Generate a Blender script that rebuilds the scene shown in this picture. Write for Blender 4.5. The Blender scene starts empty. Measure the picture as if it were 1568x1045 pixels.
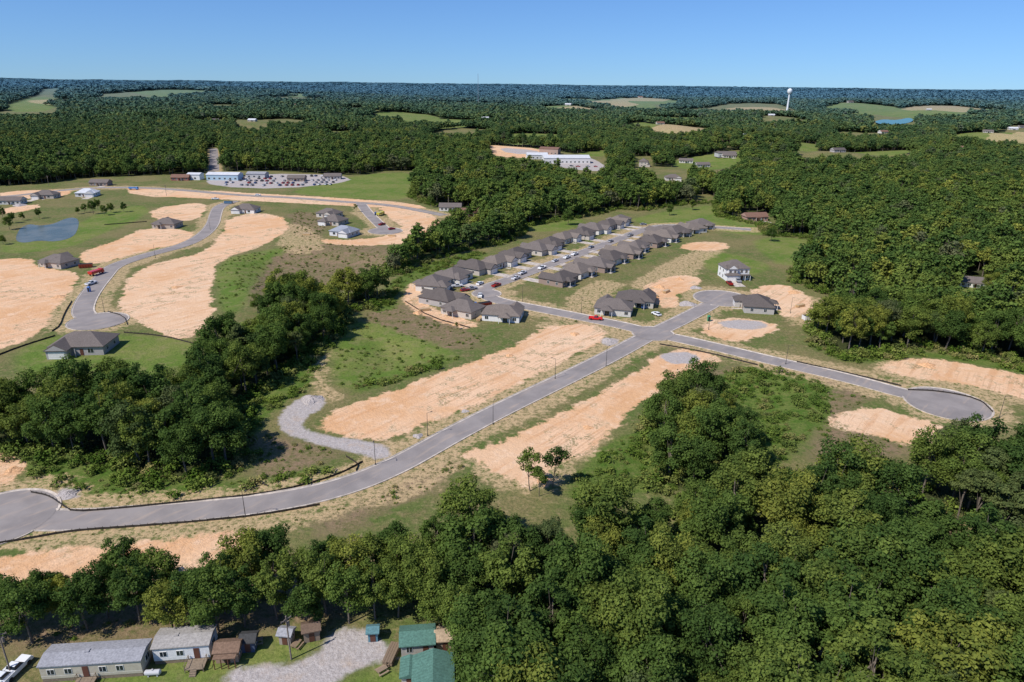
import bpy, math, random
import numpy as np
from mathutils import Vector, Matrix
random.seed(7); RNG=np.random.default_rng(11)
S=bpy.context.scene
C=S.collection
# ------------------------------------------------------------ camera / survey frame
H=90.0; FPX=1060.0; PITCH=math.radians(20.46); ROLL=math.radians(0.66)
F=np.array([0,math.cos(PITCH),-math.sin(PITCH)]); U0=np.array([0,math.sin(PITCH),math.cos(PITCH)]); R0=np.array([1.,0,0])
R=math.cos(ROLL)*R0+math.sin(ROLL)*U0; U=math.cos(ROLL)*U0-math.sin(ROLL)*R0
def P(u,v,z=0.0):
    d=F+(u-784)/FPX*R+(522.5-v)/FPX*U
    k=(z-H)/min(d[2],-0.004)
    return (d[0]*k,d[1]*k)
def PL(l): return [P(*p) for p in l]
cam=bpy.data.cameras.new('camera'); co=bpy.data.objects.new('camera',cam); C.objects.link(co)
cam.sensor_width=36; cam.lens=36*FPX/1568; cam.clip_end=60000; cam.clip_start=1
M=Matrix(((R[0],U[0],-F[0],0),(R[1],U[1],-F[1],0),(R[2],U[2],-F[2],H),(0,0,0,1)))
co.matrix_world=M; S.camera=co
# ------------------------------------------------------------ light
EL=math.radians(50); sx,sy=-0.80,-0.60
w=bpy.data.worlds.new('World'); S.world=w; w.use_nodes=True
nt=w.node_tree; nt.nodes.clear()
sk=nt.nodes.new('ShaderNodeTexSky'); sk.sky_type='NISHITA'; sk.sun_disc=False
sk.sun_elevation=EL; sk.sun_rotation=math.atan2(sx,sy); sk.dust_density=0.4; sk.ozone_density=3.5; sk.altitude=100
tc=nt.nodes.new('ShaderNodeTexCoord'); va=nt.nodes.new('ShaderNodeVectorMath'); va.operation='ADD'; va.inputs[1].default_value=(0,0,0.045)
nt.links.new(tc.outputs['Generated'],va.inputs[0]); nt.links.new(va.outputs[0],sk.inputs[0])
tm=nt.nodes.new('ShaderNodeMix'); tm.data_type='RGBA'; tm.blend_type='MULTIPLY'; tm.inputs[0].default_value=1
tm.inputs[7].default_value=(0.56,0.80,1.16,1)
bg=nt.nodes.new('ShaderNodeBackground'); bg.inputs[1].default_value=0.115
ow=nt.nodes.new('ShaderNodeOutputWorld')
nt.links.new(sk.outputs[0],tm.inputs[6]); nt.links.new(tm.outputs[2],bg.inputs[0]); nt.links.new(bg.outputs[0],ow.inputs[0])
sl=bpy.data.lights.new('sun','SUN'); sl.energy=5.0; sl.angle=math.radians(0.5); sl.color=(1,0.945,0.87)
so=bpy.data.objects.new('sun',sl); C.objects.link(so)
ts=Vector((sx*math.cos(EL),sy*math.cos(EL),math.sin(EL)))
so.rotation_euler=ts.to_track_quat('Z','Y').to_euler(); so.location=(0,0,300)
S.view_settings.view_transform='Standard'; S.view_settings.look='None'; S.view_settings.exposure=0
# ------------------------------------------------------------ node helpers
class NT:
    def __init__(s,name):
        s.m=bpy.data.materials.new(name); s.m.use_nodes=True; s.t=s.m.node_tree; s.t.nodes.clear()
        s.out=s.t.nodes.new('ShaderNodeOutputMaterial')
        g=s.t.nodes.new('ShaderNodeNewGeometry'); s.pos=g.outputs['Position']
    def put(s,i,v):
        if hasattr(v,'node'): s.t.links.new(v,i)
        else:
            if isinstance(v,tuple) and len(v)==3 and i.type=='RGBA': v=v+(1,)
            i.default_value=v
    def noise(s,scale,detail=4,rough=0.6,vec=None,dist=0.0):
        n=s.t.nodes.new('ShaderNodeTexNoise'); n.inputs['Scale'].default_value=scale
        n.inputs['Detail'].default_value=detail; n.inputs['Roughness'].default_value=rough; n.inputs['Distortion'].default_value=dist
        s.put(n.inputs['Vector'],vec if vec is not None else s.pos); return n.outputs[0]
    def along(s,ang,stretch):
        n=s.t.nodes.new('ShaderNodeMapping'); n.vector_type='TEXTURE'; n.inputs['Scale'].default_value=(stretch,1,1); n.inputs['Rotation'].default_value=(0,0,ang)
        s.put(n.inputs[0],s.pos); return n.outputs[0]
    def math(s,op,a,b=0.0,clamp=False):
        n=s.t.nodes.new('ShaderNodeMath'); n.operation=op; n.use_clamp=clamp; s.put(n.inputs[0],a); s.put(n.inputs[1],b); return n.outputs[0]
    def ramp(s,v,a,b,c=0.0,d=1.0):
        n=s.t.nodes.new('ShaderNodeMapRange'); s.put(n.inputs[0],v)
        for i,x in zip((1,2,3,4),(a,b,c,d)): n.inputs[i].default_value=x
        n.interpolation_type='SMOOTHSTEP'; return n.outputs[0]
    def mix(s,f,a,b,mode='MIX'):
        n=s.t.nodes.new('ShaderNodeMix'); n.data_type='RGBA'; n.blend_type=mode
        s.put(n.inputs[0],f); s.put(n.inputs[6],a); s.put(n.inputs[7],b); return n.outputs[2]
    def attr(s,name,o='Fac'):
        n=s.t.nodes.new('ShaderNodeAttribute'); n.attribute_name=name; return n.outputs[o]
    def objinfo(s,o):
        n=s.t.nodes.new('ShaderNodeObjectInfo'); return n.outputs[o]
    def bump(s,h,strength=0.5,dist=0.1):
        n=s.t.nodes.new('ShaderNodeBump'); n.inputs['Strength'].default_value=strength; n.inputs['Distance'].default_value=dist
        s.put(n.inputs['Height'],h); return n.outputs[0]
    def pbr(s,col,rough=0.8,metal=0.0,normal=None,spec=0.3):
        n=s.t.nodes.new('ShaderNodeBsdfPrincipled'); s.put(n.inputs['Base Color'],col); s.put(n.inputs['Roughness'],rough)
        n.inputs['Metallic'].default_value=metal; n.inputs['Specular IOR Level'].default_value=spec
        if normal is not None: s.put(n.inputs['Normal'],normal)
        return n.outputs[0]
    def fin(s,sh): s.t.links.new(sh,s.out.inputs[0]); return s.m
    def far(s,a,b,mx=1.0):
        n=s.t.nodes.new('ShaderNodeVectorMath'); n.operation='LENGTH'; s.put(n.inputs[0],s.pos)
        return s.ramp(n.outputs['Value'],a,b,0,mx)
HAZE_TINT=(0.105,0.23,0.32)  # blue of the distance haze that is painted into the foliage
def simple(name,col,rough=0.8,var=0.15,scale=1.0,metal=0,bump=0.0,spec=0.3):
    m=NT(name); n=m.noise(scale,4,0.65)
    lo=tuple(c*(1-var) for c in col); hi=tuple(min(1,c*(1+var)) for c in col)
    c=m.mix(m.ramp(n,0.3,0.7),lo,hi)
    nm=m.bump(m.noise(scale*6,3),bump,0.05) if bump else None
    return m.fin(m.pbr(c,rough,metal,nm,spec))
# ------------------------------------------------------------ polygon distance helpers
def sd_poly(X,Y,poly,cap=25.0):
    out=np.full(X.shape,-cap,dtype=np.float32)
    a=np.array(poly,dtype=np.float64)
    x0,y0=a.min(0)-cap; x1,y1=a.max(0)+cap
    m=(X>=x0)&(X<=x1)&(Y>=y0)&(Y<=y1)
    if not m.any(): return out
    x=X[m]; y=Y[m]; d=np.full(x.shape,1e9); ins=np.zeros(x.shape,bool)
    n=len(a)
    for i in range(n):
        ax,ay=a[i]; bx,by=a[(i+1)%n]; ex,ey=bx-ax,by-ay; L=ex*ex+ey*ey+1e-9
        t=np.clip(((x-ax)*ex+(y-ay)*ey)/L,0,1)
        d=np.minimum(d,(x-ax-t*ex)**2+(y-ay-t*ey)**2)
        if abs(ey)>1e-9:
            c=((ay>y)!=(by>y)); ins^=c&(x<(ex*(y-ay)/ey+ax))
    d=np.sqrt(d); out[m]=np.where(ins,d,-np.minimum(d,cap)); return out
def sd_all(X,Y,polys,cap=25.0):
    o=np.full(X.shape,-cap,dtype=np.float32)
    for p in polys: o=np.maximum(o,sd_poly(X,Y,p,cap))
    return o
def smooth(poly,it=2,closed=True):
    p=[np.array(q,float) for q in poly]
    for _ in range(it):
        n=len(p); q=[]
        if not closed: q.append(p[0])
        for i in range(n if closed else n-1):
            a,b=p[i],p[(i+1)%n]; q+= [a*.75+b*.25,a*.25+b*.75]
        if not closed: q.append(p[-1])
        p=q
    return [tuple(q) for q in p]
def ss(x,a,b):
    t=np.clip((x-a)/(b-a),0,1); return t*t*(3-2*t)
# ------------------------------------------------------------ zones (surveyed outlines)
Zdirt=[
 [(480,648),(530,622),(600,598),(680,568),(750,543),(810,518),(830,500),(900,495),(930,508),(920,525),(870,548),(820,575),(760,605),(700,632),(640,655),(600,672),(560,672),(500,665)],
 [(695,692),(740,683),(800,660),(860,632),(930,597),(970,570),(1000,545),(1060,533),(1110,550),(1080,568),(1020,582),(1005,605),(950,650),(900,688),(860,708),(820,752),(760,725),(720,710)],
 [(185,455),(200,420),(240,403),(320,385),(345,350),(345,335),(400,325),(440,335),(440,355),(400,378),(330,398),(325,440),(330,490),(290,520),(240,510),(210,490),(180,470)],
 [(-40,400),(50,393),(60,410),(125,418),(115,440),(80,480),(60,515),(-40,545)],
 [(118,388),(200,360),(215,350),(300,352),(285,372),(220,385),(150,405),(125,402)],
 [(230,320),(300,310),(318,315),(308,338),(235,338)],
 [(575,316),(650,322),(690,350),(672,366),(600,376),(510,376),(478,366),(560,368),(625,352),(590,330)],
 [(190,286),(350,294),(500,302),(640,312),(660,322),(500,314),(350,306),(200,300)],
 [(-40,850),(150,838),(250,825),(360,815),(390,828),(330,862),(290,885),(200,905),(100,905),(-40,905)],
 [(-60,680),(30,700),(42,715),(15,742),(-60,755)],
 [(1270,640),(1330,618),(1390,635),(1440,650),(1440,668),(1390,685),(1330,665),(1280,655)],
 [(1345,560),(1410,546),(1500,560),(1600,582),(1600,618),(1530,600),(1450,585),(1370,575)],
 [(1070,505),(1100,485),(1190,493),(1190,510),(1140,525),(1090,518)],
 [(1150,440),(1200,433),(1242,455),(1245,475),(1200,490),(1190,470),(1155,458)],
 [(975,445),(1030,420),(1078,425),(1062,442),(1035,455),(1040,472),(1010,470)],
 [(615,445),(640,428),(650,470),(700,488),(735,498),(720,506),(660,490),(622,466)],
 [(745,220),(830,228),(852,240),(790,243),(750,237)],
 [(0,293),(110,290),(110,299),(40,305),(0,305)],
 [(1040,372),(1110,370),(1118,384),(1040,384)],
 [(0,320),(60,312),(60,320),(0,330)],
]
Zgravel=[
 [(425,640),(445,618),(470,606),(500,610),(490,628),(465,640),(462,655),(500,668),(560,676),(600,690),(588,706),(545,694),(480,680),(435,664)],
 [(920,517),(945,519),(950,528),(925,530)],
 [(90,745),(120,748),(122,765),(95,768)],
 [(1100,492),(1160,490),(1180,500),(1150,506),(1110,502)],
 [(600,985),(560,965),(505,962),(495,990),(480,1008),(430,1020),(345,1026),(335,1075),(480,1075),(520,1040),(570,1015),(625,1008)],
 [(310,275),(400,266),(520,268),(545,278),(430,290),(330,286)],
 [(1010,540),(1060,540),(1075,552),(1040,560),(1012,552)],
 [(840,238),(900,240),(925,252),(930,262),(890,262),(840,252)],
 [(760,226),(820,230),(830,236),(780,236)],
]
Zbrown=[
 [(380,392),(480,372),(620,378),(640,392),(600,425),(500,425),(420,440),(380,470),(370,440)],
 [(550,478),(640,465),(720,505),(760,520),(700,545),(620,520),(560,505)],
 [(1225,690),(1270,645),(1340,665),(1400,690),(1330,715),(1240,705)],
 [(390,660),(440,668),(540,690),(520,705),(420,745),(380,745)],
 [(450,800),(560,760),(640,725),(700,700),(720,715),(600,790),(500,830)],
 [(1380,775),(1450,795),(1490,835),(1600,850),(1600,885),(1460,880),(1400,830)],
 [(960,560),(1050,530),(1100,550),(1060,560),(990,590)],
 [(400,700),(480,690),(530,700),(440,730)],
 [(-60,905),(150,905),(350,870),(420,850),(600,820),(640,900),(500,960),(300,985),(-60,1010)],
 [(1060,570),(1180,555),(1300,590),(1340,615),(1270,650),(1230,690),(1260,620),(1200,585)],
 [(820,480),(880,470),(960,500),(900,500)],[(440,320),(500,330),(500,365),(450,372)],
]
Zbright=[
 [(515,500),(560,490),(620,510),(720,545),(680,562),(600,590),(520,600),(505,560)],
 [(20,540),(90,510),(180,510),(280,520),(310,540),(280,575),(120,590),(20,575)],
 [(440,292),(560,266),(640,264),(632,300),(600,308),(470,300)],
 [(1150,372),(1180,362),(1250,368),(1250,392),(1225,408),(1180,402)],
 [(950,340),(1010,325),(1100,312),(1105,330),(1160,345),(1200,355),(1150,362),(1080,350)],
 [(330,400),(400,385),(470,372),(400,400),(390,440),(360,490),(330,470)],
 [(120,1010),(200,1020),(330,1005),(440,970),(495,975),(480,1005),(420,1018),(345,1022),(335,1080),(60,1080)],
 [(560,1020),(615,1010),(625,1080),(480,1080),(520,1040)],
 [(1070,390),(1110,385),(1190,408),(1150,425),(1090,422)],
 [(120,335),(220,310),(230,330),(150,360),(110,380),(0,392),(0,370),(110,370)],
 [(880,230),(925,230),(930,240),(895,240)],[(1030,244),(1130,240),(1140,250),(1100,262),(1030,258)],
 [(1200,232),(1400,236),(1400,244),(1220,244)],[(5,165),(60,150),(90,158),(85,172),(15,175)],
 [(800,345),(850,335),(900,335),(880,352),(810,356)],
 [(1455,425),(1520,428),(1530,490),(1470,490)],
]
Zunder=[
 [(1000,640),(1130,560),(1180,562),(1275,590),(1280,620),(1220,700),(1150,720),(990,760),(870,770),(870,735),(930,680),(1000,640)],
 [(0,690),(110,690),(250,735),(400,735),(500,705),(520,735),(300,765),(150,765),(40,755),(45,715)],
 [(300,545),(400,480),(500,500),(510,540),(470,600),(430,620),(370,680),(300,640)],
 [(560,480),(600,430),(640,410),(720,385),(760,390),(640,425),(610,450),(600,475)],
 [(1230,500),(1290,548),(1400,535),(1600,560),(1600,580),(1480,556),(1400,545),(1340,560),(1260,545)],
 [(540,590),(600,570),(700,545),(705,555),(600,590),(545,605)],
]
Zstraw=[
 [(-40,735),(60,745),(250,770),(450,745),(540,712),(560,720),(500,760),(300,800),(520,780),(640,722),(720,690),(700,730),(560,790),(380,820),(200,845),(-40,860)],
 [(600,680),(760,612),(860,560),(980,520),(985,530),(860,590),(700,660),(640,690)],
 [(820,490),(980,505),(940,520),(830,505)],
 [(870,450),(930,425),(960,440),(910,470),(870,480)],
 [(960,440),(1010,410),(1080,372),(1115,385),(1070,400),(1075,425),(1000,450)],
 [(270,405),(300,405),(320,450),(280,490)],
 [(690,700),(860,640),(1000,560),(1010,600),(880,710),(830,760),(740,740)],
 [(440,340),(480,350),(500,380),(440,390),(420,370)],
 [(485,520),(505,520),(500,600),(520,610),(490,615),(478,580)],
 [(1230,450),(1290,470),(1250,500),(1200,495)],[(1340,545),(1568,570),(1568,625),(1500,610),(1340,580)],
 [(60,420),(110,440),(90,490),(60,520)],
]
def conv(z): return [smooth(PL(p),1) for p in z]
Zdirt,Zgravel,Zbrown,Zbright,Zunder,Zstraw=map(conv,(Zdirt,Zgravel,Zbrown,Zbright,Zunder,Zstraw))
RAV=[(smooth(PL([(335,400),(450,378),(620,388),(600,420),(520,480),(500,540),(430,600),(370,690),(250,715),(100,690),(200,600),(300,540),(400,480)]),1),3.5),
     (smooth(PL([(1010,620),(1100,568),(1200,575),(1265,610),(1200,690),(1000,740),(890,740),(940,690)]),1),3.0),
     (smooth(PL([(525,505),(600,500),(700,545),(600,585),(530,595)]),1),2.5)]
farm_uv=[(75,136),(540,178),(388,196),(330,196),(1140,222),(743,192),(1460,244),(1280,248),(1190,244),(1548,209),(1562,206),(160,134),(250,192),(565,176),(980,156),(1420,178),(1300,168),(1180,186),(1510,214),(1440,163),(1240,205),(1470,195),(770,178),(1095,232),(1350,215),(640,160),(870,165),(450,172),(1010,200),(1520,186)]
farm=[P(*q) for q in farm_uv]
rp=random.Random(5)
past=[]
for k in range(60):
    dd=rp.uniform(1100,4200); th=rp.uniform(-.62,.66); 
    if th<-.25 and dd<1500: continue
    if k%3==0: th=rp.uniform(.1,.66)
    cx,cy=math.sin(th)*dd,math.cos(th)*dd; rw=rp.uniform(.02,.06)*dd; rl=rp.uniform(.09,.135)*dd
    past.append([(cx+math.sin(th)*math.cos(t)*rl*rp.uniform(.8,1.2)+math.cos(th)*math.sin(t)*rw*rp.uniform(.6,1.5),cy+math.cos(th)*math.cos(t)*rl*rp.uniform(.8,1.2)-math.sin(th)*math.sin(t)*rw*rp.uniform(.6,1.5)) for t in np.linspace(0,6.28,11)[:-1]])
def hgt(X,Y):
    X=np.asarray(X,float); Y=np.asarray(Y,float); sh=X.shape; X=X.ravel(); Y=Y.ravel()
    h=np.zeros(X.shape)
    for p,d in RAV: h-=d*ss(sd_poly(X,Y,p,1.0),0,22)
    r=np.hypot(X,Y); k=ss(r,1300,4500)
    h+=k*(14+14*np.sin(X/900+1.3)*np.cos(Y/1300)+9*np.sin(X/410+Y/700)+ 5*np.sin(Y/260+X/1500))
    fm=r>800
    if fm.any():
        xf,yf=X[fm],Y[fm]; b=np.zeros(xf.shape)
        for x,y in farm:
            s=60+.02*math.hypot(x,y); m=(np.abs(xf-x)<3*s)&(np.abs(yf-y)<3*s)
            if m.any(): b[m]=np.maximum(b[m],12*np.exp(-((xf[m]-x)**2+(yf[m]-y)**2)/s**2))
        h[fm]+=b
    return h.reshape(sh)
def h1(x,y): return float(hgt(np.array([x]),np.array([y]))[0])
# ------------------------------------------------------------ roads
roads=[]
def rd(l,hw): roads.append((smooth(PL(l),3,False),hw))
rd([(0,793),(100,798),(200,791),(300,783),(400,772),(480,758),(550,738),(610,712),(650,690),(700,662),(760,631),(820,602),(880,573),(940,543),(980,521),(1000,511)],3.5)
rd([(1000,511),(1050,521),(1110,535),(1180,552),(1250,568),(1320,585),(1380,602),(1450,618)],3.5)
rd([(1000,511),(1040,492),(1075,474),(1105,457)],3.5)
rd([(1000,511),(960,500),(900,488),(830,474),(775,464),(748,456),(738,448),(745,440),(770,432),(830,410),(890,388),(940,369),(985,352),(1020,344),(1120,350),(1150,352)],3.5)
rd([(148,492),(125,482),(130,462),(145,440),(158,425),(170,410),(195,400),(235,388),(280,377),(310,362),(326,345),(330,328),(335,316),(360,308)],3.6)
rd([(-200,310),(0,303),(80,293),(150,287),(230,288),(300,293),(360,299),(450,303),(520,309),(600,314),(680,330)],4.0)
rd([(552,311),(562,325),(575,338),(590,352)],3.4)
rd([(328,262),(328,245),(327,228)],5.0)
discs=[(P(0,793),10.8),(P(1450,618),11.5),(P(1105,457),12.0),(P(150,492),10.5),(P(590,354),10.5)]
aprons=[(P(1000,511),7.6),(P(745,450),6.2)]
def dist_line(X,Y,pts):
    d=np.full(X.shape,1e9)
    for (ax,ay),(bx,by) in zip(pts[:-1],pts[1:]):
        ex,ey=bx-ax,by-ay; L=ex*ex+ey*ey+1e-9
        t=np.clip(((X-ax)*ex+(Y-ay)*ey)/L,0,1); d=np.minimum(d,(X-ax-t*ex)**2+(Y-ay-t*ey)**2)
    return np.sqrt(d)
def road_dist(X,Y):
    d=np.full(X.shape,60.0)
    for pts,hw in roads:
        a=np.array(pts); m=(X>a[:,0].min()-50)&(X<a[:,0].max()+50)&(Y>a[:,1].min()-50)&(Y<a[:,1].max()+50)
        if m.any(): d[m]=np.minimum(d[m],dist_line(X[m],Y[m],pts)-hw)
    for (c,r) in discs+aprons: d=np.minimum(d,np.hypot(X-c[0],Y-c[1])-r)
    return d
# ------------------------------------------------------------ mesh builder
class MB:
    def __init__(s): s.v=[]; s.f=[]; s.mi=[]; s.cur=0
    def add(s,vs,fs):
        o=len(s.v); s.v+= [tuple(v) for v in vs]
        for f in fs: s.f.append(tuple(i+o for i in f)); s.mi.append(s.cur)
    def box(s,x0,x1,y0,y1,z0,z1):
        s.add([(x0,y0,z0),(x1,y0,z0),(x1,y1,z0),(x0,y1,z0),(x0,y0,z1),(x1,y0,z1),(x1,y1,z1),(x0,y1,z1)],
              [(0,3,2,1),(4,5,6,7),(0,1,5,4),(1,2,6,5),(2,3,7,6),(3,0,4,7)])
    def taper(s,x0,x1,y0,y1,z0,z1,ix0,ix1,iy):
        s.add([(x0,y0,z0),(x1,y0,z0),(x1,y1,z0),(x0,y1,z0),(x0+ix0,y0+iy,z1),(x1-ix1,y0+iy,z1),(x1-ix1,y1-iy,z1),(x0+ix0,y1-iy,z1)],
              [(0,3,2,1),(4,5,6,7),(0,1,5,4),(1,2,6,5),(2,3,7,6),(3,0,4,7)])
    def hip(s,x0,x1,y0,y1,z,pitch=0.55,ov=0.5,gable=False):
        x0-=ov;x1+=ov;y0-=ov;y1+=ov; t=0.18; w=x1-x0; d=y1-y0; hh=min(w,d)/2*pitch
        if w>=d: i=0 if gable else d/2; r=[(x0+i,(y0+y1)/2,z+t+hh),(x1-i,(y0+y1)/2,z+t+hh)]
        else: i=0 if gable else w/2; r=[((x0+x1)/2,y0+i,z+t+hh),((x0+x1)/2,y1-i,z+t+hh)]
        vs=[(x0,y0,z),(x1,y0,z),(x1,y1,z),(x0,y1,z),(x0,y0,z+t),(x1,y0,z+t),(x1,y1,z+t),(x0,y1,z+t)]+r
        fs=[(0,3,2,1),(0,1,5,4),(1,2,6,5),(2,3,7,6),(3,0,4,7)]
        if w>=d: fs+=[(4,5,9,8),(6,7,8,9),(5,6,9),(7,4,8)]
        else: fs+=[(5,6,9,8),(7,4,8,9),(4,5,8),(6,7,9)]
        s.add(vs,fs)
    def cyl(s,p0,p1,r0,r1,n=8,cap=True):
        p0=Vector(p0);p1=Vector(p1);d=(p1-p0).normalized(); a=d.orthogonal().normalized(); b=d.cross(a)
        vs=[]
        for p,r in((p0,r0),(p1,r1)):
            for i in range(n):
                t=2*math.pi*i/n; vs.append(p+a*(r*math.cos(t))+b*(r*math.sin(t)))
        fs=[(i,(i+1)%n,n+(i+1)%n,n+i) for i in range(n)]
        if cap: fs+=[tuple(range(n))[::-1],tuple(range(n,2*n))]
        s.add(vs,fs)
    def mesh(s,name,mats):
        me=bpy.data.meshes.new(name); me.from_pydata(s.v,[],s.f); 
        for m in mats: me.materials.append(m)
        me.polygons.foreach_set('material_index',s.mi); me.update(); return me
def obj(name,me,loc=(0,0,0),rz=0,scale=None,parent=None,color=None):
    o=bpy.data.objects.new(name,me); C.objects.link(o); o.location=loc; o.rotation_euler=(0,0,rz)
    if scale is not None: o.scale=scale if isinstance(scale,tuple) else (scale,)*3
    if parent: o.parent=parent
    if color: o.color=tuple(color)+(1,)
    return o
# ------------------------------------------------------------ forests
farfront=[(-400,290),(0,285),(60,282),(130,273),(200,270),(300,266),(340,262),(420,262),(520,268),(560,268),(590,262),(640,262),(640,285),(632,300),(650,310),(690,320),(720,342),(760,343),(800,346),(840,340),(870,335),(910,328),(940,320),(985,322),(1050,312),(1100,310),(1105,332),(1170,345),(1180,360),(1250,365),(1252,390),(1228,412),(1222,432),(1292,458),(1280,480),(1250,505),(1258,532),(1300,548),(1360,545),(1400,530),(1480,540),(1568,555),(1800,590)]
FAR=PL(farfront)+[(9000,3000),(30000,12000),(30000,30000),(-30000,30000),(-30000,12000)]
Fwood=[PL([(-80,690),(100,690),(200,722),(300,735),(365,712),(360,660),(350,640),(400,590),(450,560),(500,525),(525,495),(515,470),(505,432,12),(450,425,12),(410,440,12),(388,485,12),(320,500,12),(300,545,12),(220,570,12),(150,562,12),(60,575,12),(-80,575,12)]),
 PL([(515,475),(578,472),(582,448),(575,425,10),(520,420,10)]),
 PL([(592,425),(650,400),(705,382),(770,372),(800,352),(790,346),(740,348),(690,362),(640,385),(600,410)]),
 PL([(740,1200),(700,1040),(690,985),(665,950),(640,930),(630,880),(640,795,13),(690,752,13),(730,732,13),(770,740,13),(800,770,13),(880,765,13),(960,748,13),(1000,740,13),(1080,715,13),(1160,695,13),(1200,685,13),(1260,690,13),(1330,705,13),(1375,735,13),(1385,760,8),(1395,800,0),(1420,850,0),(1470,885,0),(1600,890,0),(1800,900,0),(2000,1150,0)]),
 PL([(1015,690),(1008,640),(1015,605,12),(1045,577,12),(1090,567,12),(1125,577,12),(1145,605,12),(1150,640,12),(1160,740),(1015,760)]),
 PL([(1380,720,12),(1400,680,12),(1470,645,12),(1520,650,12),(1620,670,12),(1700,800),(1600,825),(1540,830),(1480,790),(1400,765)]),
]
Fwood_s=[smooth(p,1) for p in Fwood]
hl=([(5,165),(60,150),(80,137),(100,140),(65,165),(20,173)],
 [(745,222),(830,228),(880,236),(925,230),(935,262),(890,264),(840,250),(750,240)],
 [(1030,245),(1130,238),(1140,250),(1100,262),(1030,258)],[(1210,234),(1400,236),(1400,244),(1220,243)],
 [(318,226),(336,226),(340,262),(316,262)],[(1332,180),(1400,180),(1405,194),(1335,192)],
 [(1455,428),(1520,428),(1530,482),(1470,488)],[(1540,195),(1600,195),(1600,213),(1540,210)],
 [(800,345),(850,335),(900,335),(880,352),(810,356)],[(10,172),(90,166),(95,174),(15,178)],
 [(1130,325),(1190,328),(1190,342),(1130,342)],[(1000,255),(1060,258),(1060,275),(1000,272)],
 [(965,240),(1000,240),(1000,262),(970,262)],[(670,316),(740,322),(735,334),(690,332)],
 [(360,188),(412,188),(412,197),(360,197)],[(1120,208),(1160,208),(1160,222),(1120,222)],[(520,168),(560,168),(560,178),(520,178)],
 [(940,262),(1000,268),(1000,276),(945,272)],[(1060,300),(1090,296),(1100,312),(1060,314)])
Zhole=[PL(p) for p in hl]
for i,p in enumerate(hl[:15]):
    if i!=6: Zhole+= [PL([(u,v,7) for u,v in p]),PL([(u,v,13) for u,v in p])]
Zhole+=past
for x,y in farm:
    r=18+.011*math.hypot(x,y); Zhole.append([(x+r*math.cos(t)*random.uniform(.7,1.3),y-r*.3+1.3*r*math.sin(t)*random.uniform(.7,1.3)) for t in np.linspace(0,6.28,9)[:-1]])
# ------------------------------------------------------------ ground
def geo(a,b,r):
    o=[a]; s=6.0
    while o[-1]<b: o.append(o[-1]+s); s*=r
    return o
xs=np.array(sorted(set([-x for x in geo(562,30000,1.05)]+list(np.arange(-560,561,2.4))+geo(562,30000,1.05))))
ys=np.array(sorted([-2000,-600,-200,-60,0,30]+list(np.arange(50,620,2.2))+list(np.arange(620,1500,6.0))+geo(1500,32000,1.035)))
GX,GY=np.meshgrid(xs,ys); X=GX.ravel(); Y=GY.ravel(); nx=len(xs); ny=len(ys)
Z=hgt(X,Y)
rdist=road_dist(X,Y)
near=ss(-rdist,-14,-6)
Z=Z*(1-near)+Z*0.3*near
me=bpy.data.meshes.new('ground'); nv=nx*ny
me.vertices.add(nv); me.vertices.foreach_set('co',np.stack([X,Y,Z],1).astype(np.float32).ravel())
ii=(np.arange(ny-1)[:,None]*nx+np.arange(nx-1)[None,:]).ravel(); q=np.stack([ii,ii+1,ii+1+nx,ii+nx],1)
me.loops.add(q.size); me.polygons.add(len(q)); me.loops.foreach_set('vertex_index',q.ravel().astype(np.int32))
me.polygons.foreach_set('loop_start',(np.arange(len(q))*4).astype(np.int32)); me.polygons.foreach_set('loop_total',np.full(len(q),4,np.int32))
me.update(calc_edges=True); me.polygons.foreach_set('use_smooth',np.ones(len(q),bool))
def setattr_(me,n,a):
    t=me.attributes.new(n,'FLOAT','POINT'); t.data.foreach_set('value',a.astype(np.float32))
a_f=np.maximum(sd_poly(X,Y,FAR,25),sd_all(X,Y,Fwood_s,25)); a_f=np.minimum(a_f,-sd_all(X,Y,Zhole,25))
for n,z in(('z_dirt',Zdirt),('z_gravel',Zgravel),('z_brown',Zbrown),('z_bright',Zbright+past[::2]),('z_under',Zunder)):
    setattr_(me,n,sd_all(X,Y,z))
setattr_(me,'z_straw',np.maximum(sd_all(X,Y,Zstraw+past[3::6]),6.0-np.clip(rdist,-5,30)))
setattr_(me,'z_forest',a_f)
m=NT('ground_soil_grass')
nA=m.noise(0.035,5,0.6); nB=m.noise(0.22,5,0.65); nC=m.noise(1.4,4,0.7); nD=m.noise(5.0,3,0.7); nE=m.noise(0.6,5,0.7); nF=m.noise(0.012,3,0.5)
g=m.mix(m.ramp(nA,0.38,0.62),(0.105,0.145,0.035),(0.235,0.19,0.085))
g=m.mix(m.ramp(nB,0.42,0.66,0,.85),g,(0.20,0.16,0.075))
g=m.mix(m.ramp(nC,0.38,0.66,0,0.7),g,(0.06,0.09,0.022))
g=m.mix(m.ramp(nE,0.5,0.68,0,0.65),g,(0.30,0.235,0.12))
g=m.mix(m.ramp(nD,0.5,0.75,0,0.4),g,(0.26,0.215,0.11))
def mask(n,amp=5,w=0.5):
    s_=m.math('ADD',m.attr(n),m.math('MULTIPLY',m.math('SUBTRACT',nB,0.5),amp*1.9))
    s_=m.math('ADD',s_,m.math('MULTIPLY',m.math('SUBTRACT',nA,0.5),amp*2.4))
    s_=m.math('ADD',s_,m.math('MULTIPLY',m.math('SUBTRACT',nE,0.5),amp*1.1))
    return m.ramp(s_,-w,w)
brown=m.mix(m.ramp(nB,0.35,0.65),(0.23,0.155,0.10),(0.14,0.13,0.05)); brown=m.mix(m.ramp(nC,0.42,0.7,0,0.7),brown,(0.30,0.215,0.135)); brown=m.mix(m.ramp(nE,0.48,0.66,0,0.75),brown,(0.075,0.10,0.028))
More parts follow.
